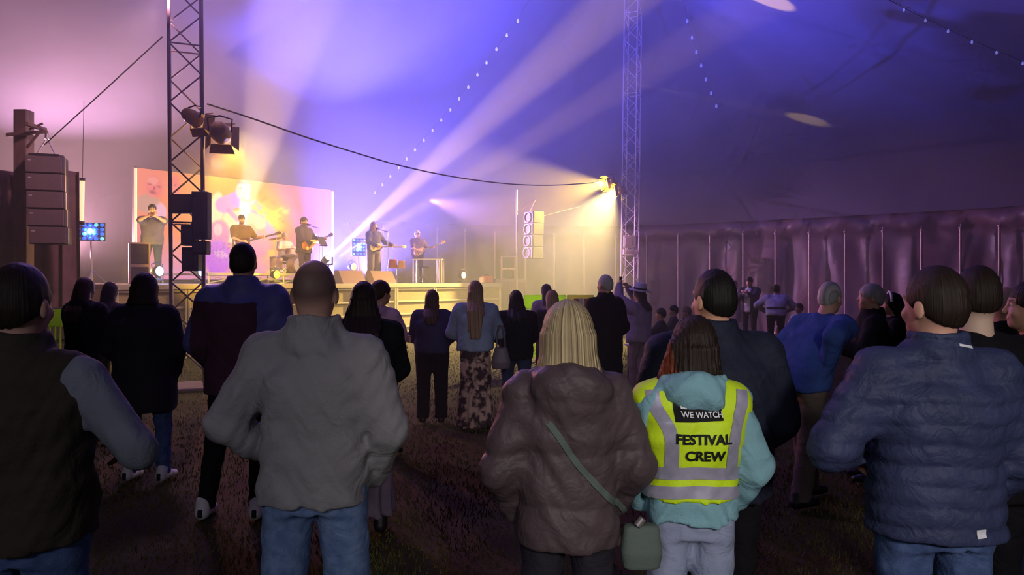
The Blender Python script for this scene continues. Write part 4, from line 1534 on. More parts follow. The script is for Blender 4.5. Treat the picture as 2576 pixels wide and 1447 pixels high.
# ---- two-way full range speakers with horns
def two_way(loc, rz, w, h, label):
    e = empty('full_range_speaker', loc, rz, label, 'speaker', 'horn speakers at the stage ends')
    MB().box((0, 0.2, h / 2), (w, 0.42, h), None, 0.015).obj('cabinet', m_cabg, e)
    MB().box((0, -0.015, h * 0.72), (w * 0.84, 0.012, h * 0.48), None, 0.004).obj('horn_baffle', m_cab, e)
    MB().box((0, -0.015, h * 0.22), (w * 0.84, 0.012, h * 0.38), None, 0.004).obj('woofer_baffle', m_cab, e)
    MB().lathe([(w * 0.33, -0.03), (w * 0.30, -0.02), (w * 0.10, 0.05), (w * 0.06, 0.05), (0.001, 0.03)], (0, 0, h * 0.22), (0, 1, 0), 20).obj('woofer', m_cone, e)
    hn = MB()
    a, b = w * 0.36, h * 0.17
    for zc in (0.60, 0.84):
        o = [(-a, -0.03, h * zc - b * 0.6), (a, -0.03, h * zc - b * 0.6), (a, -0.03, h * zc + b * 0.6), (-a, -0.03, h * zc + b * 0.6)]
        i_ = [(-a * .3, 0.12, h * zc - b * 0.15), (a * .3, 0.12, h * zc - b * 0.15), (a * .3, 0.12, h * zc + b * 0.15), (-a * .3, 0.12, h * zc + b * 0.15)]
        MB().add(o + i_, [(0, 1, 5, 4), (1, 2, 6, 5), (2, 3, 7, 6), (3, 0, 4, 7), (4, 5, 6, 7)]).obj('horn', m_grille, e)
    return e


q = P(11.4, 0.7, DECK)
two_way(q, math.radians(30), 0.42, 0.92, 'pale-edged horn speaker on the stage below the blue lamp panel')
q = W(1281, 700, 25.6)
bs = empty('bass_bin', (q.x, q.y, 0), math.radians(10), 'dusky bass bin beside the far end of the stage', 'speaker')
MB().box((0, 0.1, 0.9), (1.05, 0.7, 1.80), None, 0.015).obj('cabinet', mat('bin_mauve', (110, 88, 110), 0.6), bs)
MB().box((-0.25, -0.262, 0.9), (0.46, 0.02, 1.6), None, 0.006).obj('grille', m_grille, bs)
MB().box((0.26, -0.262, 0.9), (0.46, 0.02, 1.6), None, 0.006).obj('grille', m_grille, bs)
two_way((q.x - 0.03, q.y + 0.05, 1.80), math.radians(5), 0.50, 0.80, 'pale-edged horn speaker on the dusky bass bin at the far stage end')

# ---- far PA: thin tower and small line array
q = W(1300, 708, 24.4)
ft = empty('array_mast', (q.x, q.y, 0), 0, 'thin alloy upright holding the small hanging speakers beside the stage', 'tower')
ztf = CAMH + (HY - 478) / FPX * 24.4
bar('upright', (0, 0, 0), (0, 0, ztf), 0.028, m_mast_near, ft)
bar('arm', (0, 0, ztf - 0.75), (0.62, 0, ztf - 0.30), 0.016, m_mast_near, ft)
bar('arm', (0.62, 0, ztf - 0.30), (0.42, 0, ztf - 0.72), 0.014, m_mast_near, ft)
MB().box((0, 0, 0.03), (0.9, 0.9, 0.06), None, 0.01).obj('base_plate', m_mast_far, ft)
hh_ = 0.39
zb0 = CAMH + (HY - 532) / FPX * 24.4
m_ring = mat('cone_surround', (170, 130, 190), 0.5)
fa0 = empty('array_speaker', (q.x + 0.40, q.y - 0.05, zb0 - hh_), math.radians(-52), 'x', 'speaker', 'small hanging line array beside the stage')
MB().box((0, 0.22, hh_ / 2), (0.52, 0.44, hh_ - 0.012), None, 0.012).obj('cabinet', m_cab, fa0)
MB().lathe([(0.16, -0.02), (0.15, -0.01), (0.09, 0.05), (0.05, 0.06), (0.001, 0.04)], (-0.06, 0, hh_ / 2), (0, 1, 0), 18).obj('cone', m_cone, fa0)
MB().lathe([(0.175, -0.012), (0.175, -0.03), (0.15, -0.03), (0.15, -0.012)], (-0.06, 0, hh_ / 2), (0, 1, 0), 18).obj('surround', m_ring, fa0)
MB().box((0.2, -0.012, hh_ / 2), (0.05, 0.03, hh_ - 0.05), None, 0.006).obj('edge_strip', m_ring, fa0)
for i in range(4):
    z_ = fa0 if i == 0 else copy_tree(fa0)
    z_.location = (q.x + 0.40 - 0.01 * i, q.y - 0.05, zb0 - hh_ * (i + 1))
    z_['label'] = 'small hanging speaker with a round cone by the far stage end, %s of the four' % ['topmost', 'second', 'third', 'lowest'][i]

# ---- black boxes strapped in the near mast
for (pa, pb, ya, yb, dd, lab) in ((425, 523, 489, 536, 11.55, 'wide black control box strapped across the near mast'), (484, 523, 482, 602, 11.45, 'upright black case hung on the near mast above the small boxes'),
                                  (456, 492, 566, 618, 11.5, 'small black box hung in the near mast, upper one'), (458, 500, 622, 682, 11.5, 'small black box hung in the near mast, lower one'), (484, 521, 606, 640, 11.45, 'narrow black dimmer case low on the near mast')):
    a, b = W(pa, yb, dd), W(pb, ya, dd)
    e = empty('control_box', ((a.x + b.x) / 2, dd, a.z), 0, lab, 'equipment box', 'boxes hung on the near mast')
    w_, h_ = b.x - a.x, b.z - a.z
    MB().box((0, 0.06, h_ / 2), (w_, 0.18, h_), None, 0.012).obj('case', m_case, e)
    MB().box((0, -0.04, h_ / 2), (w_ * 0.8, 0.02, h_ * 0.7), None, 0.006).obj('front_panel', mat('panel_grey', (60, 56, 70), 0.5), e)
    bar('strap_hook', (0, 0.1, h_), (0, 0.14, h_ + 0.06), 0.01, m_chrome, e)

# ---- mast lamps
m_lampbody_lit = mat('lamp_housing_spill_lit', (200, 160, 60), 0.5)  # yellow spill of the lamps is put into the housing colour
m_lampdark = mat('lamp_housing_dark', (52, 44, 34), 0.5)
m_lens_y = mat('lens_lit_yellow', (255, 226, 150), 0.2, emit=4.0)


def par(loc, target, label, body, r=0.13, ln=0.34, lens=m_lens_y, grp=None, doors=True, spill=0):
    """stage lamp: can, lens, barn doors, yoke"""
    loc, target = Vector(loc), Vector(target)
    e = empty('stage_lamp', loc, 0, label, 'lamp', grp)
    e.rotation_euler = (target - loc).to_track_quat('Y', 'Z').to_euler()
    MB().lathe([(0.001, -ln), (r * 0.6, -ln), (r * 0.8, -ln * 0.85), (r, -ln * 0.5), (r, 0), (r * 0.92, 0)], (0, 0, 0), (0, 1, 0), 16).obj('can', body, e)
    MB().lathe([(r * 0.92, -0.01), (0.001, 0.004)], (0, 0, 0), (0, 1, 0), 16).obj('lens', lens, e)
    if doors:
        for k_ in range(4):
            R_ = Matrix.Rotation(k_ * math.pi / 2, 3, 'Y')
            MB().add([R_ @ Vector(p) for p in ((-r, 0, r), (r, 0, r), (r * 1.3, r * 1.1, r * 1.7), (-r * 1.3, r * 1.1, r * 1.7), (-r, 0.006, r - .006), (r, 0.006, r - .006), (r * 1.3, r * 1.1 + .006, r * 1.7 - .006), (-r * 1.3, r * 1.1 + .006, r * 1.7 - .006))],
                     [(0, 1, 2, 3), (7, 6, 5, 4), (0, 4, 5, 1), (1, 5, 6, 2), (2, 6, 7, 3), (3, 7, 4, 0)]).obj('barn_door', body, e)
    if spill:
        ld = bpy.data.lights.new('lamp_spill', 'POINT')
        ld.energy = spill
        ld.color = (1.0, 0.66, 0.12)
        ld.shadow_soft_size = 0.05
        lo = bpy.data.objects.new('lamp_spill', ld)
        COL.objects.link(lo)
        lo.parent = e
        lo.location = (0.0, r * 1.6, 0.0)
    MB().tube([(-r * 1.1, -ln * 0.4, 0), (-r * 1.2, -ln * 0.4, r * 1.4), (0, -ln * 0.4, r * 1.75), (r * 1.2, -ln * 0.4, r * 1.4), (r * 1.1, -ln * 0.4, 0)], 0.014, 6).obj('yoke', m_case, e)
    return e


par(L_LAMP, P(5.5, 5, 2.6), 'yellow-lit barn-door lamp clamped to the near mast', m_lampbody_lit, 0.15, 0.40, spill=25)
par(F_LAMP, P(3.6, -0.6, 1.6), 'smaller lamp inside the near mast above the barn-door lamp', m_lampbody_lit, 0.12, 0.3, m_lens_y)
for i, q in enumerate(R_LAMPS):
    par(q + Vector((0.04, -0.02, 0.0)), P(5, 2, 3), ['upper of two bright yellow lamps on the far mast', 'lower of two bright yellow lamps on the far mast'][i], m_lampbody_lit, 0.16, 0.34, m_lens_y, 'lamps on the far mast', spill=60)
bk = empty('lamp_bracket', W(1560, 480, 25.8), 0, 'dark outrigger tube clamping two lamps to the far mast', 'bracket')
a_ = R_LAMPS[0] - bk.location
b_ = R_LAMPS[1] - bk.location
bar('tube', (0.25, 0.1, -0.02), a_ + Vector((0.0, 0.2, 0.25)), 0.03, m_case, bk)
bar('tube', (0.25, 0.1, -0.1), b_ + Vector((0, 0.2, 0.22)), 0.03, m_case, bk)
for (px, py, d_, w_, h_, lab) in ((1584, 608, 25.6, 0.42, 0.42, 'pale electrical cabinet fixed low on the far mast'), (1586, 634, 25.6, 0.5, 0.16, 'flat pale tray fixed beneath the cabinet on the far mast')):
    e = empty('mast_cabinet', W(px, py, d_), 0, lab, 'equipment box')
    MB().box((0, 0, 0), (w_, 0.2, h_), None, 0.015).obj('case', mat('cabinet_pale', (220, 190, 205), 0.5), e)
    MB().box((-w_ * 0.1, -0.11, 0), (w_ * 0.6, 0.02, h_ * 0.7), None, 0.006).obj('door', mat('cabinet_door', (190, 160, 180), 0.5), e)

# ---- blue LED pod panels on stands
m_pod = mat('blue_led', (40, 110, 255), 0.3, emit=1.3)
m_pod2 = mat('cyan_led', (110, 220, 255), 0.3, emit=1.3)


def pod_panel(px, py, d, cols, rows, w, h, rz, label, floor_z):
    c = W(px, py, d)
    e = empty('led_pod_panel', (c.x, c.y, floor_z), rz, label, 'lamp panel', 'blue LED pod panels')
    z = c.z - floor_z
    MB().box((0, 0.05, z), (w, 0.08, h), None, 0.008).obj('frame', m_case, e)
    for i in range(cols):
        for j in range(rows):
            x_, z_ = (i + 0.5 - cols / 2) * w / cols, z + (j + 0.5 - rows / 2) * h / rows
            MB().lathe([(0.001, -0.03), (w / cols * 0.30, -0.02), (w / cols * 0.36, 0.0), (w / cols * 0.36, 0.01)], (x_, 0, z_), (0, 1, 0), 10).obj('led_pod', m_pod2 if (i * 3 + j * 5) % 4 == 0 else m_pod, e)
    bar('stand_pole', (0.02, 0.1, 0), (0, 0.1, z - h / 2), 0.02, m_chrome, e)
    for t in (0.5, 2.6, 4.7):
        bar('stand_leg', (0.02, 0.1, 0.35), (0.02 + 0.35 * math.cos(t), 0.1 + 0.35 * math.sin(t), 0.01), 0.014, m_chrome, e)
    ld = bpy.data.lights.new('pod_panel_light', 'SPOT')
    ld.energy = 260
    ld.color = (0.08, 0.16, 1.0)
    ld.spot_size = math.radians(140)
    ld.spot_blend = 1.0
    ld.shadow_soft_size = 0.03
    lo = bpy.data.objects.new('pod_panel_light', ld)
    COL.objects.link(lo)
    lo.parent = e
    lo.location = (0, -0.10, z)
    lo.rotation_euler = (math.pi / 2, 0, 0)
    return e


pod_panel(227, 583, 18.6, 5, 4, 0.66, 0.46, math.radians(20), 'blue glowing panel of round LED lamps next to the brown drape', DECK)
pod_panel(903, 622, 24.0, 4, 5, 0.44, 0.56, math.radians(20), 'blue glowing panel of round LED lamps behind the standing guitarist', DECK)

# ---- floor lamps along the stage
m_lens_b = mat('lens_lit_blue', (150, 190, 255), 0.2, emit=6.0)
m_lens_yy = mat('lens_lit_amber', (255, 220, 30), 0.2, emit=5.0)


def floor_lamp(px, depth, col, label, aim, z=DECK, energy=60, color=(1, 0.8, 0.1)):
    s_ = on_stage(px, depth)
    loc = P(s_, depth, z + 0.26)
    e = par(loc, aim, label, m_lampdark, 0.12, 0.24, col, 'floor lamps on the stage', False)
    MB().box((0, -0.1, -0.2), (0.2, 0.2, 0.06), None, 0.01).obj('foot', m_case, e)
    ld = bpy.data.lights.new('floor_lamp_light', 'POINT')
    ld.energy = energy
    ld.color = color
    ld.shadow_soft_size = 0.08
    lo = bpy.data.objects.new('floor_lamp_light', ld)
    COL.objects.link(lo)
    lo.parent = e
    lo.location = (0, 0.12, 0)


fwd = SN * 3
floor_lamp(345, 2.2, m_lens_yy, 'round amber floor lamp at the near foot of the LED screen', P(11, -2, 2.2), 1.80, 70, (1, 0.75, 0.05))
floor_lamp(402, 1.6, m_lens_b, 'blue floor lamp before the man playing the trumpet', P(9.5, -3, 2.0), 1.70, 50, (0.2, 0.4, 1))
floor_lamp(508, 1.6, m_lens_b, 'blue floor lamp seen through the near mast', P(8.2, -3, 2.0), 1.70, 50, (0.2, 0.4, 1))
floor_lamp(697, 3.0, m_lens_yy, 'amber floor lamp in front of the drum riser', P(6, -3, 2.0), DECK, 40, (1, 0.75, 0.05))
floor_lamp(890, 4.0, m_lens_yy, 'round amber floor lamp under the blue panel at the far side', P(3, -2, 2.0), 1.95, 40, (1, 0.75, 0.05))
floor_lamp(1167, 0.8, mat('lens_warm', (255, 200, 130), 0.3, emit=1.5), 'warm small floor lamp at the front edge past the guitarists', P(1, -3, 1.9), DECK, 12, (1, 0.7, 0.35))
# moving heads that throw the long beams
for i, (q, tgt, lab) in enumerate(((MH1, W(1490, 60, 17.5), 'moving head lamp throwing the long yellow beams past the far mast'), (MH2, W(738, 20, 17.0), 'moving head lamp throwing the pale beam up beside the near mast'))):
    fz_ = DECK + (RH if i == 1 else 0)
    e = empty('moving_head', (q.x, q.y, fz_), 0, lab, 'lamp', 'moving heads on the stage')
    zz = q.z - fz_
    MB().box((0, 0, 0.07), (0.32, 0.28, 0.14), None, 0.02).obj('base', m_case, e)
    if zz > 0.6:
        bar('riser_pole', (0, 0, 0.1), (0, 0, zz - 0.2), 0.03, m_case, e)
    for sx in (-0.13, 0.13):
        MB().box((sx, 0, zz - 0.1), (0.04, 0.09, 0.24), None, 0.01).obj('yoke_arm', m_case, e)
    MB().box((0, 0, zz - 0.22), (0.3, 0.12, 0.05), None, 0.01).obj('yoke_bridge', m_case, e)
    dr = (Vector(tgt) - q).normalized()
    MB().lathe([(0.001, -0.34), (0.08, -0.32), (0.11, -0.2), (0.105, -0.05), (0.085, -0.03)], (0, 0, zz), dr, 14).obj('head', m_case, e)
    MB().lathe([(0.085, -0.045), (0.001, -0.04)], (0, 0, zz), dr, 14).obj('lens', m_lens_y, e)

# ---- wedge monitors
m_wedge = mat('wedge_carpet', (150, 122, 110), 0.85, bump=0.3, bscale=90)


def wedge(px, depth, rz, w, label):
    e = empty('wedge_monitor', P(on_stage(px, depth), depth, DECK), RZ + rz, label, 'speaker', 'wedge monitors on the stage')
    MB().prism([(-0.24, 0), (0.24, 0), (0.16, 0.36), (-0.02, 0.36)], w, Matrix.Rotation(math.pi / 2, 4, 'Z')).obj('cabinet', m_wedge, e)
    n_ = Vector((0, 0.36, 0.22)).normalized()
    MB().box((0, 0.155, 0.185), (w * 0.9, 0.015, 0.36), Matrix.Rotation(-math.radians(31) + 0.02, 3, 'X') @ Matrix.Rotation(math.radians(62), 3, 'X') if False else Matrix.Rotation(math.radians(31), 3, 'X'), 0.004).obj('grille', m_grille, e)
    return e


wedge(880, 0.6, 0, 0.8, 'brown wedge monitor on the stage, nearer the singer')
wedge(958, 0.6, 0, 0.8, 'brown wedge monitor at the feet of the standing guitarist')

# ---- instruments
m_gwood = mat('guitar_spruce', (232, 150, 30), 0.35, var=0.12, vscale=6)
m_gneck = mat('guitar_neck', (140, 90, 50), 0.5)
m_gsun = mat('guitar_sunburst', (220, 150, 70), 0.3, rgb2=(120, 60, 30), vscale=3)
m_gcream = mat('guitar_cream', (236, 214, 160), 0.3)
m_gbrown = mat('bass_brown', (110, 70, 40), 0.35)


def outline_guitar(acoustic):
    pts = []
    for i in range(40):
        t = 2 * math.pi * i / 40
        x = 0.245 * math.cos(t) * (1 if acoustic else 0.85)
        wdt = 0.155 + 0.045 * math.cos(t) - 0.045 * math.cos(2 * t + math.pi) * 1.0
        pts.append((x, math.sin(t) * (0.13 + 0.045 * math.cos(t) + 0.03 * math.cos(2 * t))))
    if not acoustic:      # horns of a solid body
        pts = [(x - (0.09 if (x < -0.05 and abs(z) > 0.07) else 0), z * (1.05 if z > 0 else 1.0)) for x, z in pts]
    return pts


def guitar(pr, label, body_m, acoustic=True, tilt=18, scale=1.0, off=(0.02, 0.20, 1.05), neck_len=0.60):
    """neck runs to the player's own left (-x)"""
    k_ = pr['k']
    M = pr['root'].matrix_basis
    e = empty('guitar', M @ Vector((off[0] * k_, off[1] * k_, off[2] * k_)), 0, label, 'guitar')
    e.rotation_euler = (Matrix.Rotation(pr['root'].rotation_euler.z, 3, 'Z') @ Matrix.Rotation(math.radians(tilt), 3, 'Y')).to_euler()
    dp = 0.10 if acoustic else 0.045
    o2 = [(x * scale, z * scale) for x, z in outline_guitar(acoustic)]
    MB().prism(o2, dp).obj('body', body_m, e)
    if acoustic:
        MB().lathe([(0.05, 0.0), (0.001, 0.001)], (-0.06, dp / 2 + 0.002, 0), (0, 1, 0), 16).obj('sound_hole', m_cone, e)
    else:
        MB().prism([(-0.08, -0.09), (0.10, -0.10), (0.14, -0.02), (0.0, 0.05), (-0.12, 0.05)], 0.006, Matrix.Translation((0, dp / 2 + 0.003, 0))).obj('pickguard', m_gcream, e)
    MB().box((0.09, dp / 2 + 0.008, 0), (0.03, 0.016, 0.11), None, 0.003).obj('bridge', m_gneck, e)
    L_ = neck_len * scale
    MB().box((-0.20 - L_ / 2, dp / 2 - 0.002, 0), (L_ + 0.08, 0.03, 0.048), None, 0.008).obj('neck', m_gneck, e)
    MB().prism([(-0.24 - L_, -0.03), (-0.24 - L_, 0.03), (-0.40 - L_, 0.045), (-0.42 - L_, 0.0), (-0.40 - L_, -0.04)], 0.02, Matrix.Translation((0, dp / 2 - 0.006, 0))).obj('headstock', body_m if not acoustic else m_gneck, e)
    for j in range(6):
        MB().cyl((-0.27 - L_ - 0.045 * (j % 3), dp / 2 - 0.006, (1 if j < 3 else -1) * 0.03), (-0.27 - L_ - 0.045 * (j % 3), dp / 2 - 0.006, (1 if j < 3 else -1) * 0.065), 0.007, n=6).obj('tuning_peg', m_chrome, e)
    MB().box((-0.10 - L_ / 2, dp / 2 + 0.016, 0), (L_ + 0.40, 0.002, 0.034)).obj('strings', m_chrome, e)
    return e


FACE = math.degrees(math.atan2(-SN.x, SN.y))       # heading of someone on stage looking out
GUIT_R = ((0.10, 0.30, 1.06), (1.0, -0.5, -0.1))
GUIT_L = ((0.44, 0.26, 1.20), (0.6, -0.2, -0.8))


def performer(label, px, depth, top, turn=0.0, floor=DECK, **o):
    s_ = on_stage(px, depth)
    w_ = P(s_, depth)
    return person(label, CX + FPX * w_.x / w_.y, w_.y, top, FACE + turn, z=floor, **o)
# ================================================================== the audience
def deco(name, mb, material, pr, label=None):
    q = mb.obj(name, material, pr['root'])
    if label:
        q['label'] = label
    return q


def wrap_strip(bvh, pts, width, axis, off=0.004, n=24, across=5, cyl_c=(0, 0)):
    """ribbon lying on a garment: path points (x, z) or (angle, z) seen from behind (axis 'y') or from around (axis 'c')"""
    vs, fs = [], []
    path = catmull([Vector((a, b, 0)) for a, b in pts], n)
    for i, p in enumerate(path):
        d = (path[min(i + 1, len(path) - 1)] - path[max(i - 1, 0)])
        if axis == 'c':
            d = Vector((d.x * 0.2, d.y, 0))
        d.normalize()
        nn = Vector((-d.y, d.x, 0))
        for j in range(across):
            t = (j / (across - 1) - 0.5) * width
            if axis == 'y':
                o_, dr = Vector((p.x + nn.x * t, -0.8, p.y + nn.y * t)), Vector((0, 1, 0))
            elif axis == 'f':
                o_, dr = Vector((p.x + nn.x * t, 0.8, p.y + nn.y * t)), Vector((0, -1, 0))
            else:
                a = p.x + nn.x * t / 0.2
                dr = -Vector((math.sin(a), math.cos(a), 0))
                o_ = Vector((cyl_c[0], cyl_c[1], p.y + nn.y * t)) - dr * 0.8
            h = bvh.ray_cast(o_, dr)
            vs.append(h[0] - dr * off if h[0] else (vs[-1] if vs else o_))
    for i in range(len(path) - 1):
        for j in range(across - 1):
            a = i * across + j
            fs.append((a, a + 1, a + across + 1, a + across))
    m = MB()
    m.add(vs, fs, True)
    # give it thickness
    k0 = len(vs)
    dr0 = Vector((0, 0.003, 0)) if axis == 'y' else Vector((0, -0.003, 0))
    m.add([v + dr0 for v in vs], [f[::-1] for f in fs], True)
    return m


def wrap_text(txt, size, cx, cz, bvh, off=0.006, bold=0.0, flip=False):
    """flat lettering laid on the back of a garment (seen from behind x runs to the right)"""
    cu = bpy.data.curves.new('lettering', 'FONT')
    cu.body = txt
    cu.size = size
    cu.align_x = 'CENTER'
    cu.align_y = 'CENTER'
    cu.offset = bold
    cu.resolution_u = 3
    to = bpy.data.objects.new('lettering', cu)
    COL.objects.link(to)
    dg = bpy.context.evaluated_depsgraph_get()
    tm = bpy.data.meshes.new_from_object(to.evaluated_get(dg))
    bpy.data.objects.remove(to)
    V = [v.co.copy() for v in tm.vertices]
    F = [tuple(p.vertices) for p in tm.polygons]
    bpy.data.meshes.remove(tm)
    m = MB()
    vs = []
    for v in V:
        h = bvh.ray_cast(Vector((cx + v.x, -0.8, cz + v.y)), Vector((0, 1, 0)))
        vs.append((h[0] if h[0] else Vector((cx + v.x, 0, cz + v.y))) - Vector((0, off, 0)))
    m.add(vs, F)
    return m


c_grey = cloth('jacket_grey', (156, 152, 152), 0.9, 0.06)
c_puff = cloth_relief(mat('puffer_navy', (54, 60, 92), 0.6, var=0.12, vscale=9, bump=0.3, bscale=55, spec=0.25), 0.25, 14)
c_gilet = cloth('gilet_olive', (62, 54, 46), 0.85)
c_greyslv = cloth('shirt_grey', (120, 124, 134))
c_brown = cloth_relief(mat('coat_brown', (84, 69, 72), 0.55, var=0.1, vscale=8, bump=0.35, bscale=40, spec=0.3), 0.28, 9)
c_hood = cloth('hoodie_pale_blue', (134, 178, 188), 0.9, 0.06)
c_hivis = mat('hi_vis_lime', (214, 246, 36), 0.6, var=0.05, vscale=6, bump=0.2, bscale=60, emit=0.0)
c_refl = mat('reflective_tape', (176, 172, 190), 0.35, 0.2, var=0.1, vscale=30)
c_track = cloth('joggers_grey', (150, 158, 184), 0.9, 0.06)
c_navyd = cloth('jacket_midnight', (38, 42, 58), 0.7)
c_blue = cloth('jumper_blue', (60, 84, 150))
c_tan = cloth('trousers_tan', (104, 92, 84))
c_lilac = cloth('jacket_lilac', (150, 130, 160))
c_paleb = cloth('blouse_pale_blue', (140, 150, 180))
c_navy = cloth('sweater_navy', (60, 56, 92))
c_pink = cloth('tshirt_pink', (206, 160, 186))
c_white = cloth('shirt_white', (222, 214, 232))
c_rainb = mat('raincoat_blue', (84, 82, 142), 0.55, var=0.08, bump=0.2, bscale=60, spec=0.3)
c_plum = cloth('jacket_plum_black', (74, 48, 62))
c_cream = cloth('coat_cream', (206, 176, 176))
c_floral = mat('floral_print', (196, 160, 150), 0.85, rgb2=(64, 44, 48), vscale=11, bump=0.2, lo=0.44, hi=0.56)
c_dress = cloth('skirt_mauve', (120, 104, 124))

# ---- nearest row
person('man in a dark olive gilet over grey sleeves with one elbow raised', 52, 2.35, 672, 0, build=1.12, hair='crop', hair_t=0.012, hair_mat=m_hair_dark, top_mat=c_greyslv, top_name='shirt', loose=0.012, hem=0.95, leg_mat=c_jean,
       collar='round', arm_r=((0.24, 0.17, 1.17), (0.62, -0.9, 0.1)), arm_l=((0.10, 0.27, 1.16), (1.0, -0.3, 0.12)), skin=(196, 150, 132),
       more_tops=(dict(name='gilet', gmat=c_gilet, loose=0.032, hem=0.90, sleeve=0, collar='stand', crease=0.008, sho=0.012, sho_x=0.03),))
person('bald man in a plain grey jacket and light blue jeans, hands in pockets', 792, 2.80, 655, 2, build=1.0, hair='none', stubble=(66, 58, 56), top_mat=c_grey, leg_mat=c_jean_l, collar='stand',
       loose=0.030, hem=0.87, arm_l=((0.15, 0.12, 1.00), (0.9, -0.4, 0)), arm_r='pocket', hands='', skin=(206, 158, 138), crease=0.008, foot_r=(0.15, 0), foot_l=(0.15, 0), leg_w=0.012)
woman = person('blonde woman with a bob in a brown padded coat with a big hood', 1428, 2.68, 768, 3, fem=True, build=1.0, hair='bob', hair_len=1.46, hair_mat=m_hair_blonde, strand=0.0022, strand_n=46, top_mat=c_brown, leg_mat=c_char, collar='hood', hood_k=1.15,
               loose=0.042, hem=0.835, quilt=0.20, quilt_amp=0.014, arms='pocket', hands='', top_name='coat', want_bvh=True, crease=0.007)
crew = person('steward with long dark hair in a lime hi-vis vest lettered FESTIVAL CREW', 1738, 2.82, 800, -2, fem=True, build=0.95, hair='long', hair_len=1.50, hair_w=0.098, hair_mat=m_hair_dark, strand=0.004, strand_n=44, top_mat=c_hood, top_name='hoodie',
              leg_mat=c_track, leg_w=0.012, collar='hood', hood_k=0.90, hood_z=0.03, loose=0.036, hem=0.91, arms='pocket', hands='', crease=0.010, head=(10, 0, 5), locks=(((-0.07, -0.02, 1.62), (-0.15, -0.02, 1.40), 0.042), ((0.06, -0.04, 1.58), (0.13, -0.05, 1.44), 0.022)),
              hair_two=(m_hair_lit, lambda c: c[:, 0] < -0.088 - 0.35 * (c[:, 2] - 1.6) + 0.012 * np.sin(c[:, 1] * 90)),
              more_tops=(dict(name='hi_vis_vest', gmat=c_hivis, loose=0.052, hem=1.01, sleeve=0.0, collar='round', crease=0.005, bvh=True, sho=0.018, sho_x=0.0),))
bv = crew['bvh']
sc_ = 2.78 / 2.6


def cz(py):
    return CAMH + (HY - py) / FPX * 2.70


for x0, x1 in ((-0.150, -0.098), (0.165, 0.125)):
    deco('reflective_band', wrap_strip(bv, [(x0 * 1.06, cz(985)), (x0, cz(1025)), (x1 * 1.1, cz(1080)), (x1, cz(1130)), (x1, cz(1180))], 0.048, 'y'), c_refl, crew, 'silver reflective band')
for y_ in (1192, 1240):
    deco('reflective_band', wrap_strip(bv, [(t, cz(y_) + 0.010 * math.cos(2 * t)) for t in np.linspace(math.pi * 0.45, math.pi * 1.55, 7)], 0.045, 'c'), c_refl, crew, 'silver reflective band')
m_ink = mat('print_black', (14, 14, 16), 0.7)
m_inkw = mat('print_white', (235, 235, 235), 0.7)
deco('print_panel', wrap_strip(bv, [(-0.088, cz(1034)), (0, cz(1032)), (0.085, cz(1030))], 0.070, 'y', 0.004), m_ink, crew)
deco('lettering', wrap_text('WE WATCH', 0.027, 0.010, cz(1040), bv, 0.014, 0.0006), m_inkw, crew, 'white lettering on a black panel')
deco('logo', wrap_text('L', 0.036, -0.055, cz(1018), bv, 0.014, 0.003), m_inkw, crew)
deco('lettering', wrap_text('FESTIVAL', 0.050, 0.012, cz(1100), bv, 0.009, 0.0016), m_ink, crew, 'bold black lettering')
deco('lettering', wrap_text('CREW', 0.050, 0.018, cz(1142), bv, 0.009, 0.0016), m_ink, crew, 'bold black lettering')

puffer = person('dark-haired man in a quilted navy puffer jacket with a small white hem logo', 2350, 2.5, 680, 0, build=1.04, hair='crop', hair_t=0.014, top_mat=c_puff, leg_mat=c_jean, collar='stand', loose=0.042, hem=0.875,
                quilt=0.066, quilt_amp=0.010, crease=0.004, arm_l=((0.19, 0.18, 1.10), (0.8, -0.6, -0.3)), arm_r='pocket', hands='l', head=(22, 0, 0), want_bvh=True)
m_tag = mat('white_tag', (230, 228, 235), 0.5)
deco('logo_patch', wrap_strip(puffer['bvh'], [(0.040, 0.92), (0.072, 0.922)], 0.026, 'y', 0.005), m_tag, puffer, 'small white logo')
deco('collar_tag', wrap_strip(puffer['bvh'], [(0.02, 1.515), (0.075, 1.505)], 0.008, 'y', 0.005), m_tag, puffer)
person('man with cropped dark hair and a dark midnight-blue jacket right behind the steward', 1795, 3.2, 685, 0, build=1.2, hair='crop', hair_mat=m_hair_black, top_mat=c_navyd, leg_mat=c_black, collar='stand', loose=0.04, hem=0.80, arms='pocket', hands='',
       head=(24, 0, 0), skin=(216, 160, 130))
person('man in black with a pale bare neck, half hidden by the navy puffer jacket', 2450, 3.0, 676, -3, build=1.15, hair='crop', nape=1.575, top_mat=c_black, leg_mat=c_black, loose=0.03, hem=0.85, arms='pocket', hands='', skin=(220, 186, 164), head=(-8, 0, 4))
person('bald man in black standing behind the pale-necked man', 2527, 4.3, 722, -20, build=1.1, hair='none', stubble=(140, 128, 118), top_mat=c_black, leg_mat=c_black, arms='pocket', hands='', loose=0.03, collar='stand')
person('partly seen person in black facing the stage at the far edge of the crowd', 2592, 3.6, 712, 62, hair='crop', top_mat=c_black, leg_mat=c_jean_d, arms='pocket', hands='', loose=0.03)

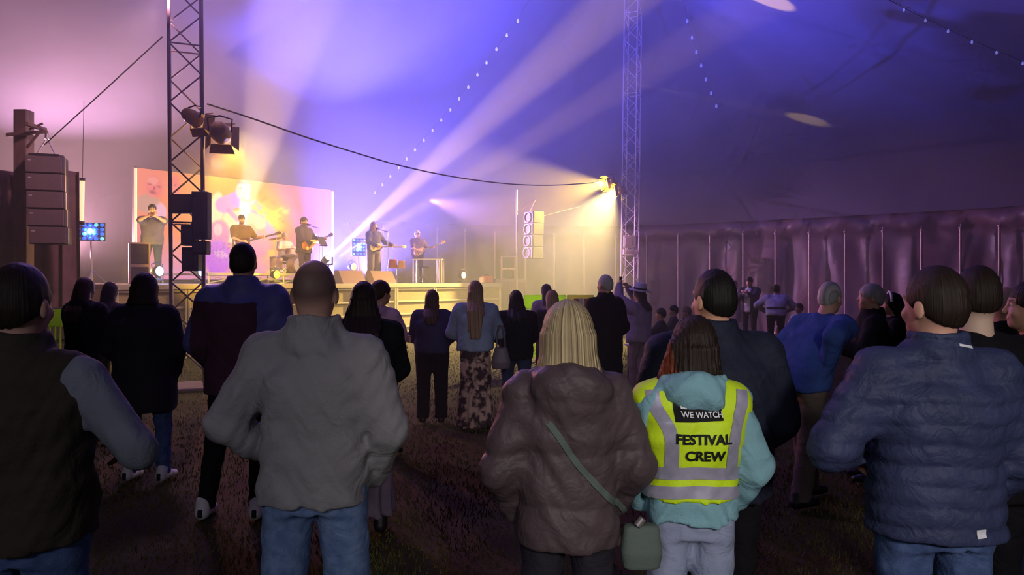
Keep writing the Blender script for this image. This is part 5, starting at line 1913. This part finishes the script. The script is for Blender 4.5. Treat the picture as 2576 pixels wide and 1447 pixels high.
# ---- middle rows
person('elderly man in a blue jumper and tan trousers stooping as he walks past', 2015, 5.74, 735, -62, H=1.80, build=1.12, hair='crop', hair_t=0.008, hair_mat=m_hair_grey, fade=(130, 124, 120), top_mat=c_blue, leg_mat=c_tan, leg_w=0.012, loose=0.035, hem=0.86, lean=(0.0, 0.27), drop=0.075,
       arm_r=((0.20, -0.03, 1.08), (0.5, -1, 0)), arm_l=((0.2, 0.25, 0.98), (0.5, -1, 0)), hands='lr', head=(10, -8, 0), foot_r=(0.10, -0.12), foot_l=(0.09, 0.22), top_name='jumper')
person('grey-haired man in a dark coat facing the stage in profile', 2190, 6.4, 716, 75, build=1.05, hair='short', hair_mat=m_hair_grey, top_mat=c_black, leg_mat=c_black, loose=0.04, hem=0.75, arms='drink', collar='stand')
k_ = person('dark-haired woman with a white headband next to the grey-haired man', 2243, 7.4, 738, 78, fem=True, hair='long', hair_len=1.42, hair_mat=m_hair_black, top_mat=c_black, leg_mat=c_black, loose=0.03, arms='front')
hb = MB().tube([k_['Hd'](0.092 * math.cos(t), -0.008 + 0.03 * math.cos(0), 1.66 + 0.108 * math.sin(t)) for t in np.linspace(0, math.pi, 14)], 0.012, 6)
deco('headband', hb, m_tag, k_)
tall = person('very tall man in a blue and plum-black raincoat by the near mast', 612, 5.4, 615, 3, build=1.12, hair='crop', hair_mat=m_hair_dark, top_mat=c_plum, leg_mat=c_black, loose=0.045, hem=0.80, collar='stand',
              two_tone=(c_rainb, lambda c: (c[:, 2] > 1.375 + 0.05 * np.abs(c[:, 0])) | ((c[:, 0] > 0.13) & (c[:, 2] > 0.9)) | (c[:, 0] < -0.30)), arms='pocket', hands='', foot_l=(0.24, 0.0), foot_r=(0.10, -0.02), shoe_mat=m_shoe_white, stripe=True)
person('woman in a long dark coat, jeans and white striped trainers', 365, 6.4, 692, -4, fem=True, build=1.32, hair='bob', hair_len=1.50, hair_mat=m_hair_dark, top_mat=c_char, leg_mat=c_jean, loose=0.05, hem=0.60, arms='pocket', hands='', foot_l=(0.13, 0), foot_r=(0.17, 0),
       shoe_mat=m_shoe_white, stripe=True, collar='stand')
person('woman with long brown hair in a dark hooded jacket by the brown drape', 215, 8.0, 700, -12, fem=True, hair='long', hair_len=1.28, hair_w=0.11, hair_mat=m_hair_brown, top_mat=c_black, leg_mat=c_black, loose=0.05, collar='hood', arms='front')
person('slight woman with long black hair in front of the speaker cabinet', 278, 9.2, 711, 0, fem=True, hair='long', hair_len=1.30, hair_mat=m_hair_black, top_mat=c_plum, leg_mat=c_black, loose=0.03, arms='front')
person('woman with long dark hair, black jacket and a mauve skirt next to the bald man', 915, 5.1, 712, 6, fem=True, build=1.25, hair='long', hair_len=1.24, hair_w=0.125, hair_mat=m_hair_dark, top_mat=c_black, leg_mat=c_dress, skirt=0.12, loose=0.04, hem=0.88, arms='front', hands='lr')
person('person in a pale pink T-shirt turned to the far wall, past the long-haired woman', 958, 7.4, 709, -42, fem=True, build=1.25, hair='short', hair_t=0.02, hair_mat=m_hair_brown, top_mat=c_pink, top_name='tshirt', leg_mat=c_char, sleeve=0.5, loose=0.035, arms='folded')
person('woman in a navy sweater and wide black trousers on the open grass', 1087, 9.0, 730, 2, fem=True, build=1.2, hair='long', hair_len=1.30, hair_w=0.10, hair_mat=m_hair_brown, top_mat=c_navy, top_name='sweater', leg_mat=c_black, leg_w=0.02, loose=0.045, hem=0.92, arms=((0.05, 0.22, 1.03), (1, -0.3, -0.2)))
person('woman with very long fair hair, pale blue blouse and a floral skirt', 1196, 8.6, 708, 2, fem=True, build=1.10, hair='long', hair_len=1.08, hair_w=0.10, hair_mat=m_hair_fair, top_mat=c_paleb, top_name='blouse', leg_mat=c_floral, skirt=0.03, loose=0.05, hem=0.93, arms=((0.08, 0.22, 1.05), (0.9, -0.3, -0.3)))
person('woman with wavy dark hair in a black top and jeans beside the floral skirt', 1298, 9.0, 732, 5, fem=True, build=1.2, hair='long', hair_len=1.34, hair_w=0.115, strand=0.008, strand_n=16, hair_mat=m_hair_black, top_mat=c_black, leg_mat=c_jean_d, loose=0.045, hem=0.85, arms='front')
person('woman with a dark bun-like crown of hair behind the pink-lit woman', 1374, 12.0, 716, 15, fem=True, hair='long', hair_len=1.36, hair_mat=m_hair_black, top_mat=c_lilac, leg_mat=c_black, loose=0.03, arms='front')
person('woman with pink-lit straight hair in a dark top before the lime barrier', 1388, 9.6, 731, 12, fem=True, build=1.1, hair='long', hair_len=1.30, hair_w=0.105, hair_mat=m_hair_fair, top_mat=c_char, leg_mat=c_black, loose=0.03, arms='front')
person('tall man in a long black coat with cropped hair, facing the stage', 1522, 9.0, 692, 38, build=1.08, hair='crop', hair_t=0.006, hair_mat=m_hair_grey, fade=(120, 110, 108), top_mat=c_black, leg_mat=c_black, loose=0.045, hem=0.55, arms='pocket', hands='', collar='stand')
hat_p = person('person in a white brimmed hat and lilac jacket holding both arms up', 1607, 11.3, 721, 48, build=1.1, hair='long', hair_len=1.36, hair_mat=m_hair_dark, top_mat=c_lilac, leg_mat=cloth('leggings_mauve', (132, 104, 116)), loose=0.05, hem=0.84, arm_r=((0.16, 0.30, 1.72), (0.9, 0.2, -0.6)), arm_l=((0.12, 0.30, 1.76), (0.9, 0.2, -0.6)),
               curl=0.5, foot_r=(0.13, 0.0), foot_l=(0.12, 0.05), shoe_mat=mat('boot_mauve', (150, 120, 136), 0.5))
m_hat = mat('hat_felt', (196, 190, 214), 0.8)
hatm = MB().lathe([(0.17, 0.0), (0.172, 0.008), (0.10, 0.018), (0.098, 0.07), (0.08, 0.115), (0.05, 0.125), (0.001, 0.118)], hat_p['Hd'](0, -0.02, 1.685), tuple(hat_p['R'] @ np.array((0, -0.18, 1))), 20)
deco('hat', hatm, m_hat, hat_p, 'white brimmed hat')
deco('hat_band', MB().lathe([(0.103, 0.018), (0.103, 0.045)], hat_p['Hd'](0, -0.02, 1.685), tuple(hat_p['R'] @ np.array((0, -0.18, 1))), 20), m_ink, hat_p)
# phone held up by the person with the hat
wr = (hat_p['wri'][1] + hat_p['wri'][-1]) / 2 + np.array((0, 0.06, 0.09))
ph = empty('phone', hat_p['root'].matrix_basis @ Vector(wr), math.radians(48), 'dark phone held up in the hands of the person with the hat', 'phone')
MB().box((0, 0, 0), (0.075, 0.009, 0.15), None, 0.003).obj('case', m_ink, ph)
MB().box((0, -0.0055, 0), (0.068, 0.002, 0.14)).obj('glass', mat('phone_glass', (40, 44, 60), 0.15), ph)

# ---- far side, by the tent wall
person('woman in a long cream coat near the tent wall', 1846, 21.0, 706, 118, fem=True, build=1.05, hair='short', hair_mat=m_hair_fair, top_mat=c_cream, top_name='coat', leg_mat=c_lilac, loose=0.05, hem=0.55, arms='phone')
person('man in a dark jacket and pale shirt looking down beside the cream coat', 1886, 20.0, 697, 140, build=1.15, hair='short', hair_mat=m_hair_black, top_mat=c_white, top_name='shirt', leg_mat=c_black, loose=0.02, hem=0.9, arms='phone', head=(0, -12, 0),
       more_tops=(dict(name='jacket', gmat=c_navyd, loose=0.035, hem=0.85, two_tone=(c_white, lambda c: (c[:, 1] > 0.08) & (np.abs(c[:, 0]) < 0.075)), crease=0.006),))
waiter = person('person in a white shirt and dark belt bending over a table', 1952, 17.5, 733, -14, H=1.78, build=1.15, hair='short', hair_mat=m_hair_black, top_mat=c_white, top_name='shirt', leg_mat=c_black, loose=0.04, hem=0.90, lean=(0.03, 0.22), drop=0.12, arm_l=((0.22, 0.30, 1.0), (1, -0.2, 0)), arm_r=((0.22, 0.30, 1.0), (1, -0.2, 0)), want_bvh=True)
kk = waiter['k']
deco('belt', wrap_strip(waiter['bvh'], [(t, 1.07 * kk) for t in np.linspace(math.pi * 0.55, math.pi * 1.45, 7)], 0.05, 'c', 0.008, 6, 3, (0.01, 0.04)), m_ink, waiter)

m_chair = mat('chair_plastic', (58, 54, 60), 0.5)


def chair(px, d, rz, label, sh_=0.45):
    e = empty('folding_chair', ((px - CX) / FPX * d, d, 0), math.radians(rz), label, 'chair', 'chairs by the tent wall')
    MB().box((0, 0.05, sh_ - 0.02), (0.42, 0.42, 0.03), None, 0.01).obj('seat', m_chair, e)
    MB().box((0, -0.20, sh_ + 0.33), (0.42, 0.03, 0.22), Matrix.Rotation(-0.15, 3, 'X'), 0.01).obj('backrest', m_chair, e)
    for sx in (-0.19, 0.19):
        bar('leg', (sx, 0.24, 0), (sx, -0.16, sh_ + 0.36), 0.012, m_chair, e)
        bar('leg', (sx, -0.22, 0), (sx, 0.2, sh_ - 0.03), 0.012, m_chair, e)
    return e


SEATED = [(1662, 13.6, 70, 'seated person with dark hair lifting a hand to the face by the tent wall', 'phone', m_hair_black, c_char, 'chair under the seated person lifting a hand'),
          (1694, 15.2, 85, 'seated person in a dark cap-like crop next to the one lifting a hand', 'front', m_hair_black, c_char, 'chair under the middle one of the seated three'),
          (1726, 14.4, 100, 'seated fair-skinned person beside the midnight-blue jacket', 'front', m_hair_fair, c_pink, 'chair half hidden behind the midnight-blue jacket'),
          (2010, 16.5, 120, 'seated woman in a white top leaning to the bending person', 'front', m_hair_dark, c_white, 'chair under the seated woman in white')]
for px, d, rz, lab, arms, hm_, tm_, cl in SEATED:
    person(lab, px, d, 770, rz, H=1.60, sit=True, fem=True, hair='short', hair_mat=hm_, top_mat=tm_, leg_mat=c_black, loose=0.03, hem=0.90, arms=arms)
    chair(px, d, rz, cl, 0.385)

# ---- bags
m_bag = mat('leather_grey', (104, 88, 100), 0.5, bump=0.2)
m_bagg = mat('canvas_sage', (92, 104, 96), 0.8, bump=0.3)
# sage crossbody bag of the blonde woman: strap over the back of the coat and pouch at the hip
kb = woman['k']
bg = empty('crossbody_bag', woman['root'].location, woman['root'].rotation_euler.z, 'sage crossbody bag hanging at the hip of the brown padded coat', 'bag')
MBs = wrap_strip(woman['bvh1'], [(-0.085, 1.235), (-0.05, 1.19), (0.01, 1.10), (0.08, 1.02), (0.15, 0.945), (0.20, 0.895), (0.225, 0.86)], 0.022, 'y', 0.007, 10, 3)
MBs.obj('strap', m_bagg, bg)
sg_ = SDF((0.12, -0.20, 0.66), (0.36, 0.12, 0.92), 0.009)
sg_.put(stack([(0.70, 0.255, -0.06, 0.065, 0.035), (0.76, 0.255, -0.06, 0.075, 0.045), (0.855, 0.255, -0.06, 0.062, 0.030)], 3.2), 0.02)
v, f = sg_.mesh(1)
pouch = link_mesh('pouch', np_mesh('pouch', v, f), m_bagg, bg)
MB().cyl((0.235, -0.09, 0.86), (0.255, -0.09, 0.885), 0.014, n=10).obj('clasp', m_wire, pouch)
# handbag of the woman in the floral skirt
hbp = W(1260, 900, 8.5)
hb_ = empty('handbag', hbp, 0, 'soft grey handbag hanging from the arm of the woman in the floral skirt', 'bag')
sg_ = SDF((-0.16, -0.12, -0.18), (0.16, 0.12, 0.18), 0.012)
sg_.put(stack([(-0.13, 0, 0, 0.10, 0.05), (-0.05, 0, 0, 0.115, 0.06), (0.12, 0, 0, 0.07, 0.03)], 2.6), 0.02)
v, f = sg_.mesh(1)
link_mesh('pouch', np_mesh('pouch', v, f), m_bag, hb_)
MB().tube([(-0.05, 0, 0.10), (-0.045, 0, 0.25), (-0.02, 0, 0.37), (0.02, 0, 0.37), (0.045, 0, 0.25), (0.05, 0, 0.10)], 0.010, 6).obj('handle', m_bag, hb_)
# ================================================================== the band
c_tee = cloth('tshirt_slate', (96, 90, 112))
c_ochre = cloth('shirt_olive', (120, 96, 60))
c_suit = cloth('suit_charcoal', (92, 80, 92))
sk2 = (226, 172, 140)
p1 = performer('man in a slate T-shirt playing a trumpet on stage before the screen', 383, 2.6, 514, -25, build=1.15, hair='short', hair_mat=m_hair_dark, top_mat=c_tee, top_name='tshirt', sleeve=0.5, loose=0.04, hem=0.86, leg_mat=c_jean_d, arm_r=((0.02, 0.34, 1.50), (0.9, 0.1, -0.5)), arm_l=((0.05, 0.40, 1.47), (0.9, 0.1, -0.5)), skin=sk2, curl=0.7)
m_brass = mat('brass', (230, 180, 90), 0.25, 0.8)
tr = empty('trumpet', p1['root'].matrix_basis @ Vector(p1['Hd'](0, 0.125, 1.565)), p1['root'].rotation_euler.z, 'brass trumpet held to the lips of the man in the slate T-shirt', 'trumpet')
tr.rotation_euler.x = -0.15
MB().lathe([(0.012, 0), (0.005, 0.03), (0.006, 0.30), (0.009, 0.40), (0.018, 0.46), (0.05, 0.52), (0.062, 0.525)], (0, 0, 0), (0, 1, 0), 14).obj('bell_tube', m_brass, tr)
MB().tube([(0, 0.08, -0.005), (0, 0.10, -0.05), (0, 0.30, -0.05), (0, 0.33, -0.03), (0, 0.31, 0)], 0.007, 6).obj('tuning_slide', m_brass, tr)
for y_ in (0.15, 0.18, 0.21):
    MB().cyl((0, y_, -0.07), (0, y_, 0.04), 0.011, n=8).obj('valve', m_brass, tr)

p2 = performer('man in an olive shirt playing bass guitar at mid stage', 607, 2.2, 541, -5, build=1.12, hair='short', hair_mat=m_hair_dark, top_mat=c_ochre, top_name='shirt', sleeve=0.5, loose=0.035, hem=0.84, leg_mat=c_tan, arm_r=GUIT_R, arm_l=GUIT_L, skin=sk2, curl=0.75, head=(0, -10, 0), beard=(120, 84, 64))
guitar(p2, 'brown bass guitar with a long neck in the hands of the man in olive', m_gbrown, False, 16, 1.0, (0.06, 0.19, 1.04), 0.72)
p3 = performer('singer in a charcoal suit jacket with an acoustic guitar at a microphone', 765, 1.9, 547, 12, build=1.08, hair='short', hair_t=0.018, hair_mat=m_hair_brown, top_mat=c_suit, loose=0.04, hem=0.80, leg_mat=c_suit, arm_r=GUIT_R, arm_l=GUIT_L, skin=sk2, curl=0.75, head=(-10, 0, 0), beard=(130, 92, 70), collar='stand')
guitar(p3, 'golden acoustic guitar hanging before the singer in the charcoal jacket', m_gwood, True, 20, 1.05, (0.04, 0.23, 1.04), 0.52)
p4 = performer('woman with very long fair hair playing a cream guitar on stage', 940, 1.2, 558, -6, fem=True, build=1.05, hair='long', hair_len=1.10, hair_front=1.18, hair_mat=m_hair_fair, top_mat=cloth('denim_jacket', (96, 92, 130)), loose=0.035, hem=0.92, leg_mat=cloth('trousers_grey', (130, 118, 132)), leg_w=0.03, arm_r=GUIT_R, arm_l=((0.44, 0.26, 1.10), (0.6, -0.2, -0.8)), skin=sk2, curl=0.75)
guitar(p4, 'cream guitar with a level neck played by the long-haired woman on stage', m_gcream, False, 2, 1.0, (0.04, 0.19, 1.03), 0.66)
p5 = performer('white-haired man with glasses playing an electric guitar behind a rail stand', 1050, 1.3, 580, -10, build=1.12, hair='short', hair_mat=mat('hair_white', (220, 210, 200), 0.6), top_mat=cloth('shirt_dusk', (96, 76, 104)), top_name='shirt', sleeve=0.5, loose=0.035, hem=0.85, leg_mat=cloth('trousers_dusk', (80, 70, 100)), arm_r=GUIT_R, arm_l=GUIT_L, skin=sk2, curl=0.75)
guitar(p5, 'sunburst electric guitar of the white-haired man', m_gsun, False, 20, 1.0, (0.04, 0.19, 1.04), 0.62)
gl = MB()
for sx in (-0.031, 0.031):
    gl.lathe([(0.022, 0), (0.025, 0.0), (0.025, 0.004), (0.022, 0.004)], p5['Hd'](sx, 0.108, 1.640), tuple(p5['R'] @ np.array((0, 1, 0))), 12)
gl.tube([p5['Hd'](-0.09, 0.0, 1.645), p5['Hd'](-0.055, 0.105, 1.645), p5['Hd'](0.055, 0.105, 1.645), p5['Hd'](0.09, 0.0, 1.645)], 0.003, 5)
deco('glasses', gl, m_ink, p5)
# drummer, seated on the riser
rz_ = DECK + RH
p6 = performer('drummer seated behind the drum kit on the riser', 716, 5.4, 575, 0, floor=rz_, H=1.78, sit=True, build=1.05, hair='short', hair_mat=m_hair_grey, top_mat=c_white, top_name='shirt', sleeve=0.5, loose=0.03, hem=0.9, leg_mat=c_black, arms=((0.20, 0.36, 1.20), (0.8, -0.3, -0.6)), skin=sk2, curl=0.8)
dx = empty('drum_kit', (p6['root'].location.x, p6['root'].location.y, rz_), p6['root'].rotation_euler.z, 'pale drum kit with cymbals on the riser in front of the drummer', 'drum kit')
m_shell = mat('drum_shell', (220, 190, 170), 0.3, rgb2=(170, 110, 120), vscale=4)
m_skin_d = mat('drum_head', (235, 225, 215), 0.5)
m_cym = mat('cymbal_bronze', (232, 190, 100), 0.3, 0.7)
for (x, y, z, r, hh2, ax, nm) in ((0, 0.75, 0.28, 0.28, 0.42, (0, 1, 0), 'bass_drum'), (-0.2, 0.62, 0.68, 0.15, 0.20, (0, -0.35, 1), 'tom'), (0.2, 0.62, 0.68, 0.15, 0.20, (0, -0.35, 1), 'tom'), (0.52, 0.32, 0.35, 0.20, 0.38, (0, 0, 1), 'floor_tom'), (-0.45, 0.32, 0.55, 0.18, 0.14, (0, 0, 1), 'snare_drum')):
    d_ = MB().lathe([(r, -hh2 / 2), (r, hh2 / 2)], (x, y, z), ax, 20).obj(nm, m_shell, dx)
    for sg in (-1, 1):
        MB().lathe([(r * 0.98, sg * hh2 / 2), (0.001, sg * hh2 / 2)], (x, y, z), ax, 20).obj('drum_head', m_skin_d, d_)
        MB().lathe([(r, sg * hh2 / 2 - 0.015), (r + 0.012, sg * hh2 / 2 - 0.015), (r + 0.012, sg * hh2 / 2 + 0.012), (r, sg * hh2 / 2 + 0.012)], (x, y, z), ax, 20).obj('hoop', m_chrome, d_)
for (x, y, z, r) in ((-0.72, 0.55, 1.05, 0.22), (0.70, 0.6, 1.12, 0.24), (-0.35, 0.95, 1.25, 0.2), (-0.75, 0.25, 0.85, 0.17)):
    st_ = bar('cymbal_stand', (x, y, 0), (x, y, z + 0.06), 0.012, m_chrome, dx)
    MB().lathe([(r, 0), (r * 0.3, 0.02), (r * 0.22, 0.035), (0.001, 0.05)], (x, y, z), (0.1, -0.2, 1), 20).obj('cymbal', m_cym, dx)
    for t in (0.3, 2.4, 4.5):
        bar('stand_foot', (x, y, 0.3), (x + 0.2 * math.cos(t), y + 0.2 * math.sin(t), 0.01), 0.008, m_chrome, dx)
bar('floor_tom_leg', (0.70, 0.32, 0), (0.70, 0.32, 0.4), 0.008, m_chrome, dx)
bar('floor_tom_leg', (0.40, 0.48, 0), (0.40, 0.48, 0.4), 0.008, m_chrome, dx)
ds = empty('drum_stool', (p6['root'].location.x, p6['root'].location.y, rz_), p6['root'].rotation_euler.z, 'round padded drum stool under the drummer', 'stool')
MB().lathe([(0.001, 0.34), (0.17, 0.34), (0.18, 0.37), (0.17, 0.41), (0.001, 0.415)], n=18).obj('seat', m_case, ds)
bar('post', (0, 0, 0.1), (0, 0, 0.34), 0.02, m_chrome, ds)
for t in (0.3, 2.4, 4.5):
    bar('leg', (0, 0, 0.2), (0.22 * math.cos(t), 0.22 * math.sin(t), 0.01), 0.012, m_chrome, ds)


def mic_stand(pr, label, dxy=(0.05, 0.42), h_=1.52):
    M = pr['root'].matrix_basis
    base = M @ Vector((dxy[0], dxy[1], 0))
    mo = M @ Vector(pr['Hd'](0.0, 0.16, 1.555)) - base
    e = empty('microphone_stand', base, 0, label, 'microphone stand')
    MB().lathe([(0.001, 0.03), (0.13, 0.02), (0.14, 0.0), (0.001, 0.0)], n=18).obj('round_base', m_case, e)
    bar('pole', (0, 0, 0.02), (0, 0, mo.z - 0.10), 0.012, m_chrome, e)
    bar('boom', (0, 0, mo.z - 0.11), mo - Vector((0, 0, 0.02)), 0.009, m_case, e)
    MB().lathe([(0.012, -0.14), (0.016, -0.02), (0.026, -0.01), (0.030, 0.015), (0.022, 0.035), (0.001, 0.042)], mo, (M @ Vector(pr['Hd'](0, 0.1, 1.56)) - base - mo), 12).obj('microphone', m_case, e)


mic_stand(p3, 'straight microphone stand before the singer in the charcoal jacket', (-0.12, 0.45))
mic_stand(p4, 'microphone stand before the long-haired woman guitarist', (-0.22, 0.42))
# music stand with a black tablet beside the singer
q = P(on_stage(812, 1.3), 1.3, DECK)
ms = empty('music_stand', q, math.radians(FACE + 200), 'music stand with a black tilted desk beside the singer', 'music stand')
zz = CAMH + (HY - 606) / FPX * q.y - DECK
bar('pole', (0, 0, 0.1), (0, 0, zz - 0.1), 0.012, m_chrome, ms)
for t in (0.3, 2.4, 4.5):
    bar('leg', (0, 0, 0.25), (0.28 * math.cos(t), 0.28 * math.sin(t), 0.01), 0.010, m_chrome, ms)
MB().box((0, 0.03, zz), (0.34, 0.012, 0.26), Matrix.Rotation(-0.5, 3, 'X'), 0.004).obj('desk', m_case, ms)
MB().box((0, -0.04, zz - 0.13), (0.34, 0.07, 0.012), Matrix.Rotation(-0.5, 3, 'X'), 0.003).obj('ledge', m_case, ms)
# pale rail stand (table frame) before the white-haired guitarist
q0 = P(on_stage(1078, 0.55), 0.55, DECK)
tf = empty('rail_stand', q0, math.radians(-5), 'pale tubular stand with a flat top before the white-haired guitarist', 'stand')
for sx in (-0.42, -0.36, 0.28, 0.34, 0.44):
    for sy in ((-0.2, 0.2) if abs(sx) > 0.4 else (0.0,)):
        bar('leg', (sx, sy, 0), (sx, sy, 0.72), 0.022, m_alloy, tf)
MB().box((0, 0, 0.735), (0.92, 0.46, 0.03), None, 0.01).obj('top_frame', m_alloy, tf)
# stool with splayed legs under the stand
q1 = P(on_stage(1064, 0.9), 0.9, DECK)
stl = empty('keyboard_stool', q1, 0.3, 'small black stool with a forked stand under the pale tubular stand', 'stool')
MB().box((0, 0, 0.50), (0.34, 0.26, 0.05), None, 0.015).obj('seat', m_case, stl)
bar('post', (0, 0, 0.2), (0, 0, 0.48), 0.018, m_chrome, stl)
for t in (0.3, 2.4, 4.5):
    bar('leg', (0, 0, 0.28), (0.25 * math.cos(t), 0.25 * math.sin(t), 0.01), 0.014, m_chrome, stl)
# side percussion: small drums on a stand
q2 = P(on_stage(996, 0.9), 0.9, DECK)
pc = empty('percussion_stand', q2, 0.2, 'small percussion drums on a stand between the two guitarists', 'drum')
MB().lathe([(0.13, 0.45), (0.14, 0.47), (0.12, 0.70), (0.14, 0.72), (0.001, 0.72)], (-0.1, 0, 0), n=16).obj('hand_drum', mat('conga_red', (170, 70, 70), 0.4), pc)
MB().lathe([(0.11, 0.45), (0.12, 0.47), (0.10, 0.66), (0.12, 0.68), (0.001, 0.68)], (0.16, 0.02, 0), n=16).obj('hand_drum', mat('conga_amber', (200, 140, 90), 0.4), pc)
bar('post', (0.03, 0, 0), (0.03, 0, 0.55), 0.02, m_chrome, pc)
bar('cross_bar', (-0.2, 0, 0.52), (0.26, 0.02, 0.52), 0.014, m_chrome, pc)
for t in (0.3, 2.4, 4.5):
    bar('leg', (0.03, 0, 0.25), (0.03 + 0.25 * math.cos(t), 0.25 * math.sin(t), 0.01), 0.012, m_chrome, pc)
# red and white bundle at the stage end
q3 = P(on_stage(1225, 0.7), 0.7, DECK)
cs = empty('red_case', q3, RZ, 'small red and white case on the far end of the stage', 'case')
MB().box((0, 0, 0.12), (0.40, 0.24, 0.24), None, 0.03).obj('shell', mat('case_red', (196, 60, 60), 0.5), cs)
MB().box((-0.23, 0, 0.10), (0.12, 0.2, 0.18), None, 0.02).obj('end_pouch', mat('case_cream', (225, 190, 160), 0.6), cs)
MB().tube([(-0.08, 0, 0.24), (-0.06, 0, 0.29), (0.06, 0, 0.29), (0.08, 0, 0.24)], 0.012, 6).obj('handle', m_case, cs)

# ---- lime plastic barriers
m_lime = translucent(mat('barrier_lime', (190, 225, 60), 0.5), (200, 240, 70))
m_limed = translucent(mat('barrier_sage', (196, 196, 110), 0.55), (210, 210, 120))
m_redw = mat('reflector_red', (200, 60, 50), 0.4)


def barrier(pa, pb, d, yt, material, label, chev=False):
    a, b = W(pa, yt, d), W(pb, yt, d)
    w_ = b.x - a.x
    H_ = a.z
    e = empty('crowd_barrier', ((a.x + b.x) / 2, d, 0), 0, label, 'barrier', 'plastic crowd barriers')
    top = MB().box((0, 0, H_ - 0.15), (w_, 0.05, 0.30), None, 0.015).obj('top_board', material, e)
    MB().box((0, 0, 0.12), (w_, 0.05, 0.06), None, 0.01).obj('bottom_rail', material, e)
    n_ = max(4, int(w_ / 0.085))
    for i in range(n_):
        MB().box((-w_ / 2 + (i + 0.5) * w_ / n_, 0, (H_ - 0.3 + 0.12) / 2 + 0.02), (0.028, 0.035, H_ - 0.42), None, 0.006).obj('bar', material, e)
    for sx in (-w_ * 0.38, w_ * 0.38):
        MB().box((sx, 0, 0.05), (0.08, 0.50, 0.08), None, 0.015).obj('foot', m_case, e)
    if chev:
        for i in range(5):
            MB().box((-w_ * 0.16 + i * 0.11, -0.03, H_ - 0.16), (0.10, 0.006, 0.16)).obj('reflector', m_redw if i % 2 == 0 else m_inkw, top)
    return e


barrier(1318, 1424, 16.0, 742, m_lime, 'bright lime plastic barrier behind the pink-lit woman')
barrier(1426, 1494, 16.0, 742, m_limed, 'dull sage barrier with red and white reflectors', True)
barrier(92, 158, 12.4, 778, m_lime, 'lime plastic barrier glimpsed beside the woman with the hooded jacket')
# folding tables by the tent wall
for (px, d, lab) in ((1632, 12.9, 'low table with cups before the seated three'), (1985, 18.3, 'table at which the person in the white shirt bends')):
    e = empty('folding_table', ((px - CX) / FPX * d, d, 0), 0.2, lab, 'table')
    MB().box((0, 0, 0.60), (0.7, 0.55, 0.03), None, 0.008).obj('table_top', mat('table_white', (196, 180, 200), 0.6), e)
    for sx in (-0.3, 0.3):
        for sy in (-0.22, 0.22):
            bar('leg', (sx, sy, 0), (sx, sy, 0.59), 0.014, m_chrome, e)
    for j in range(2):
        cu_ = MB().lathe([(0.001, 0), (0.028, 0), (0.036, 0.11), (0.033, 0.11), (0.026, 0.01)], n=10).obj('plastic_cup', mat('cup_white', (225, 220, 225), 0.4))
        cu_.location = Vector(e.location) + Vector((-0.12 + 0.26 * j, -0.1, 0.616))
        tag(cu_, ['white plastic cup on the %s, nearer the stage', 'white plastic cup on the %s, farther from the stage'][j] % ('low table by the seated three' if d < 14 else 'table of the bending person'), 'cup')
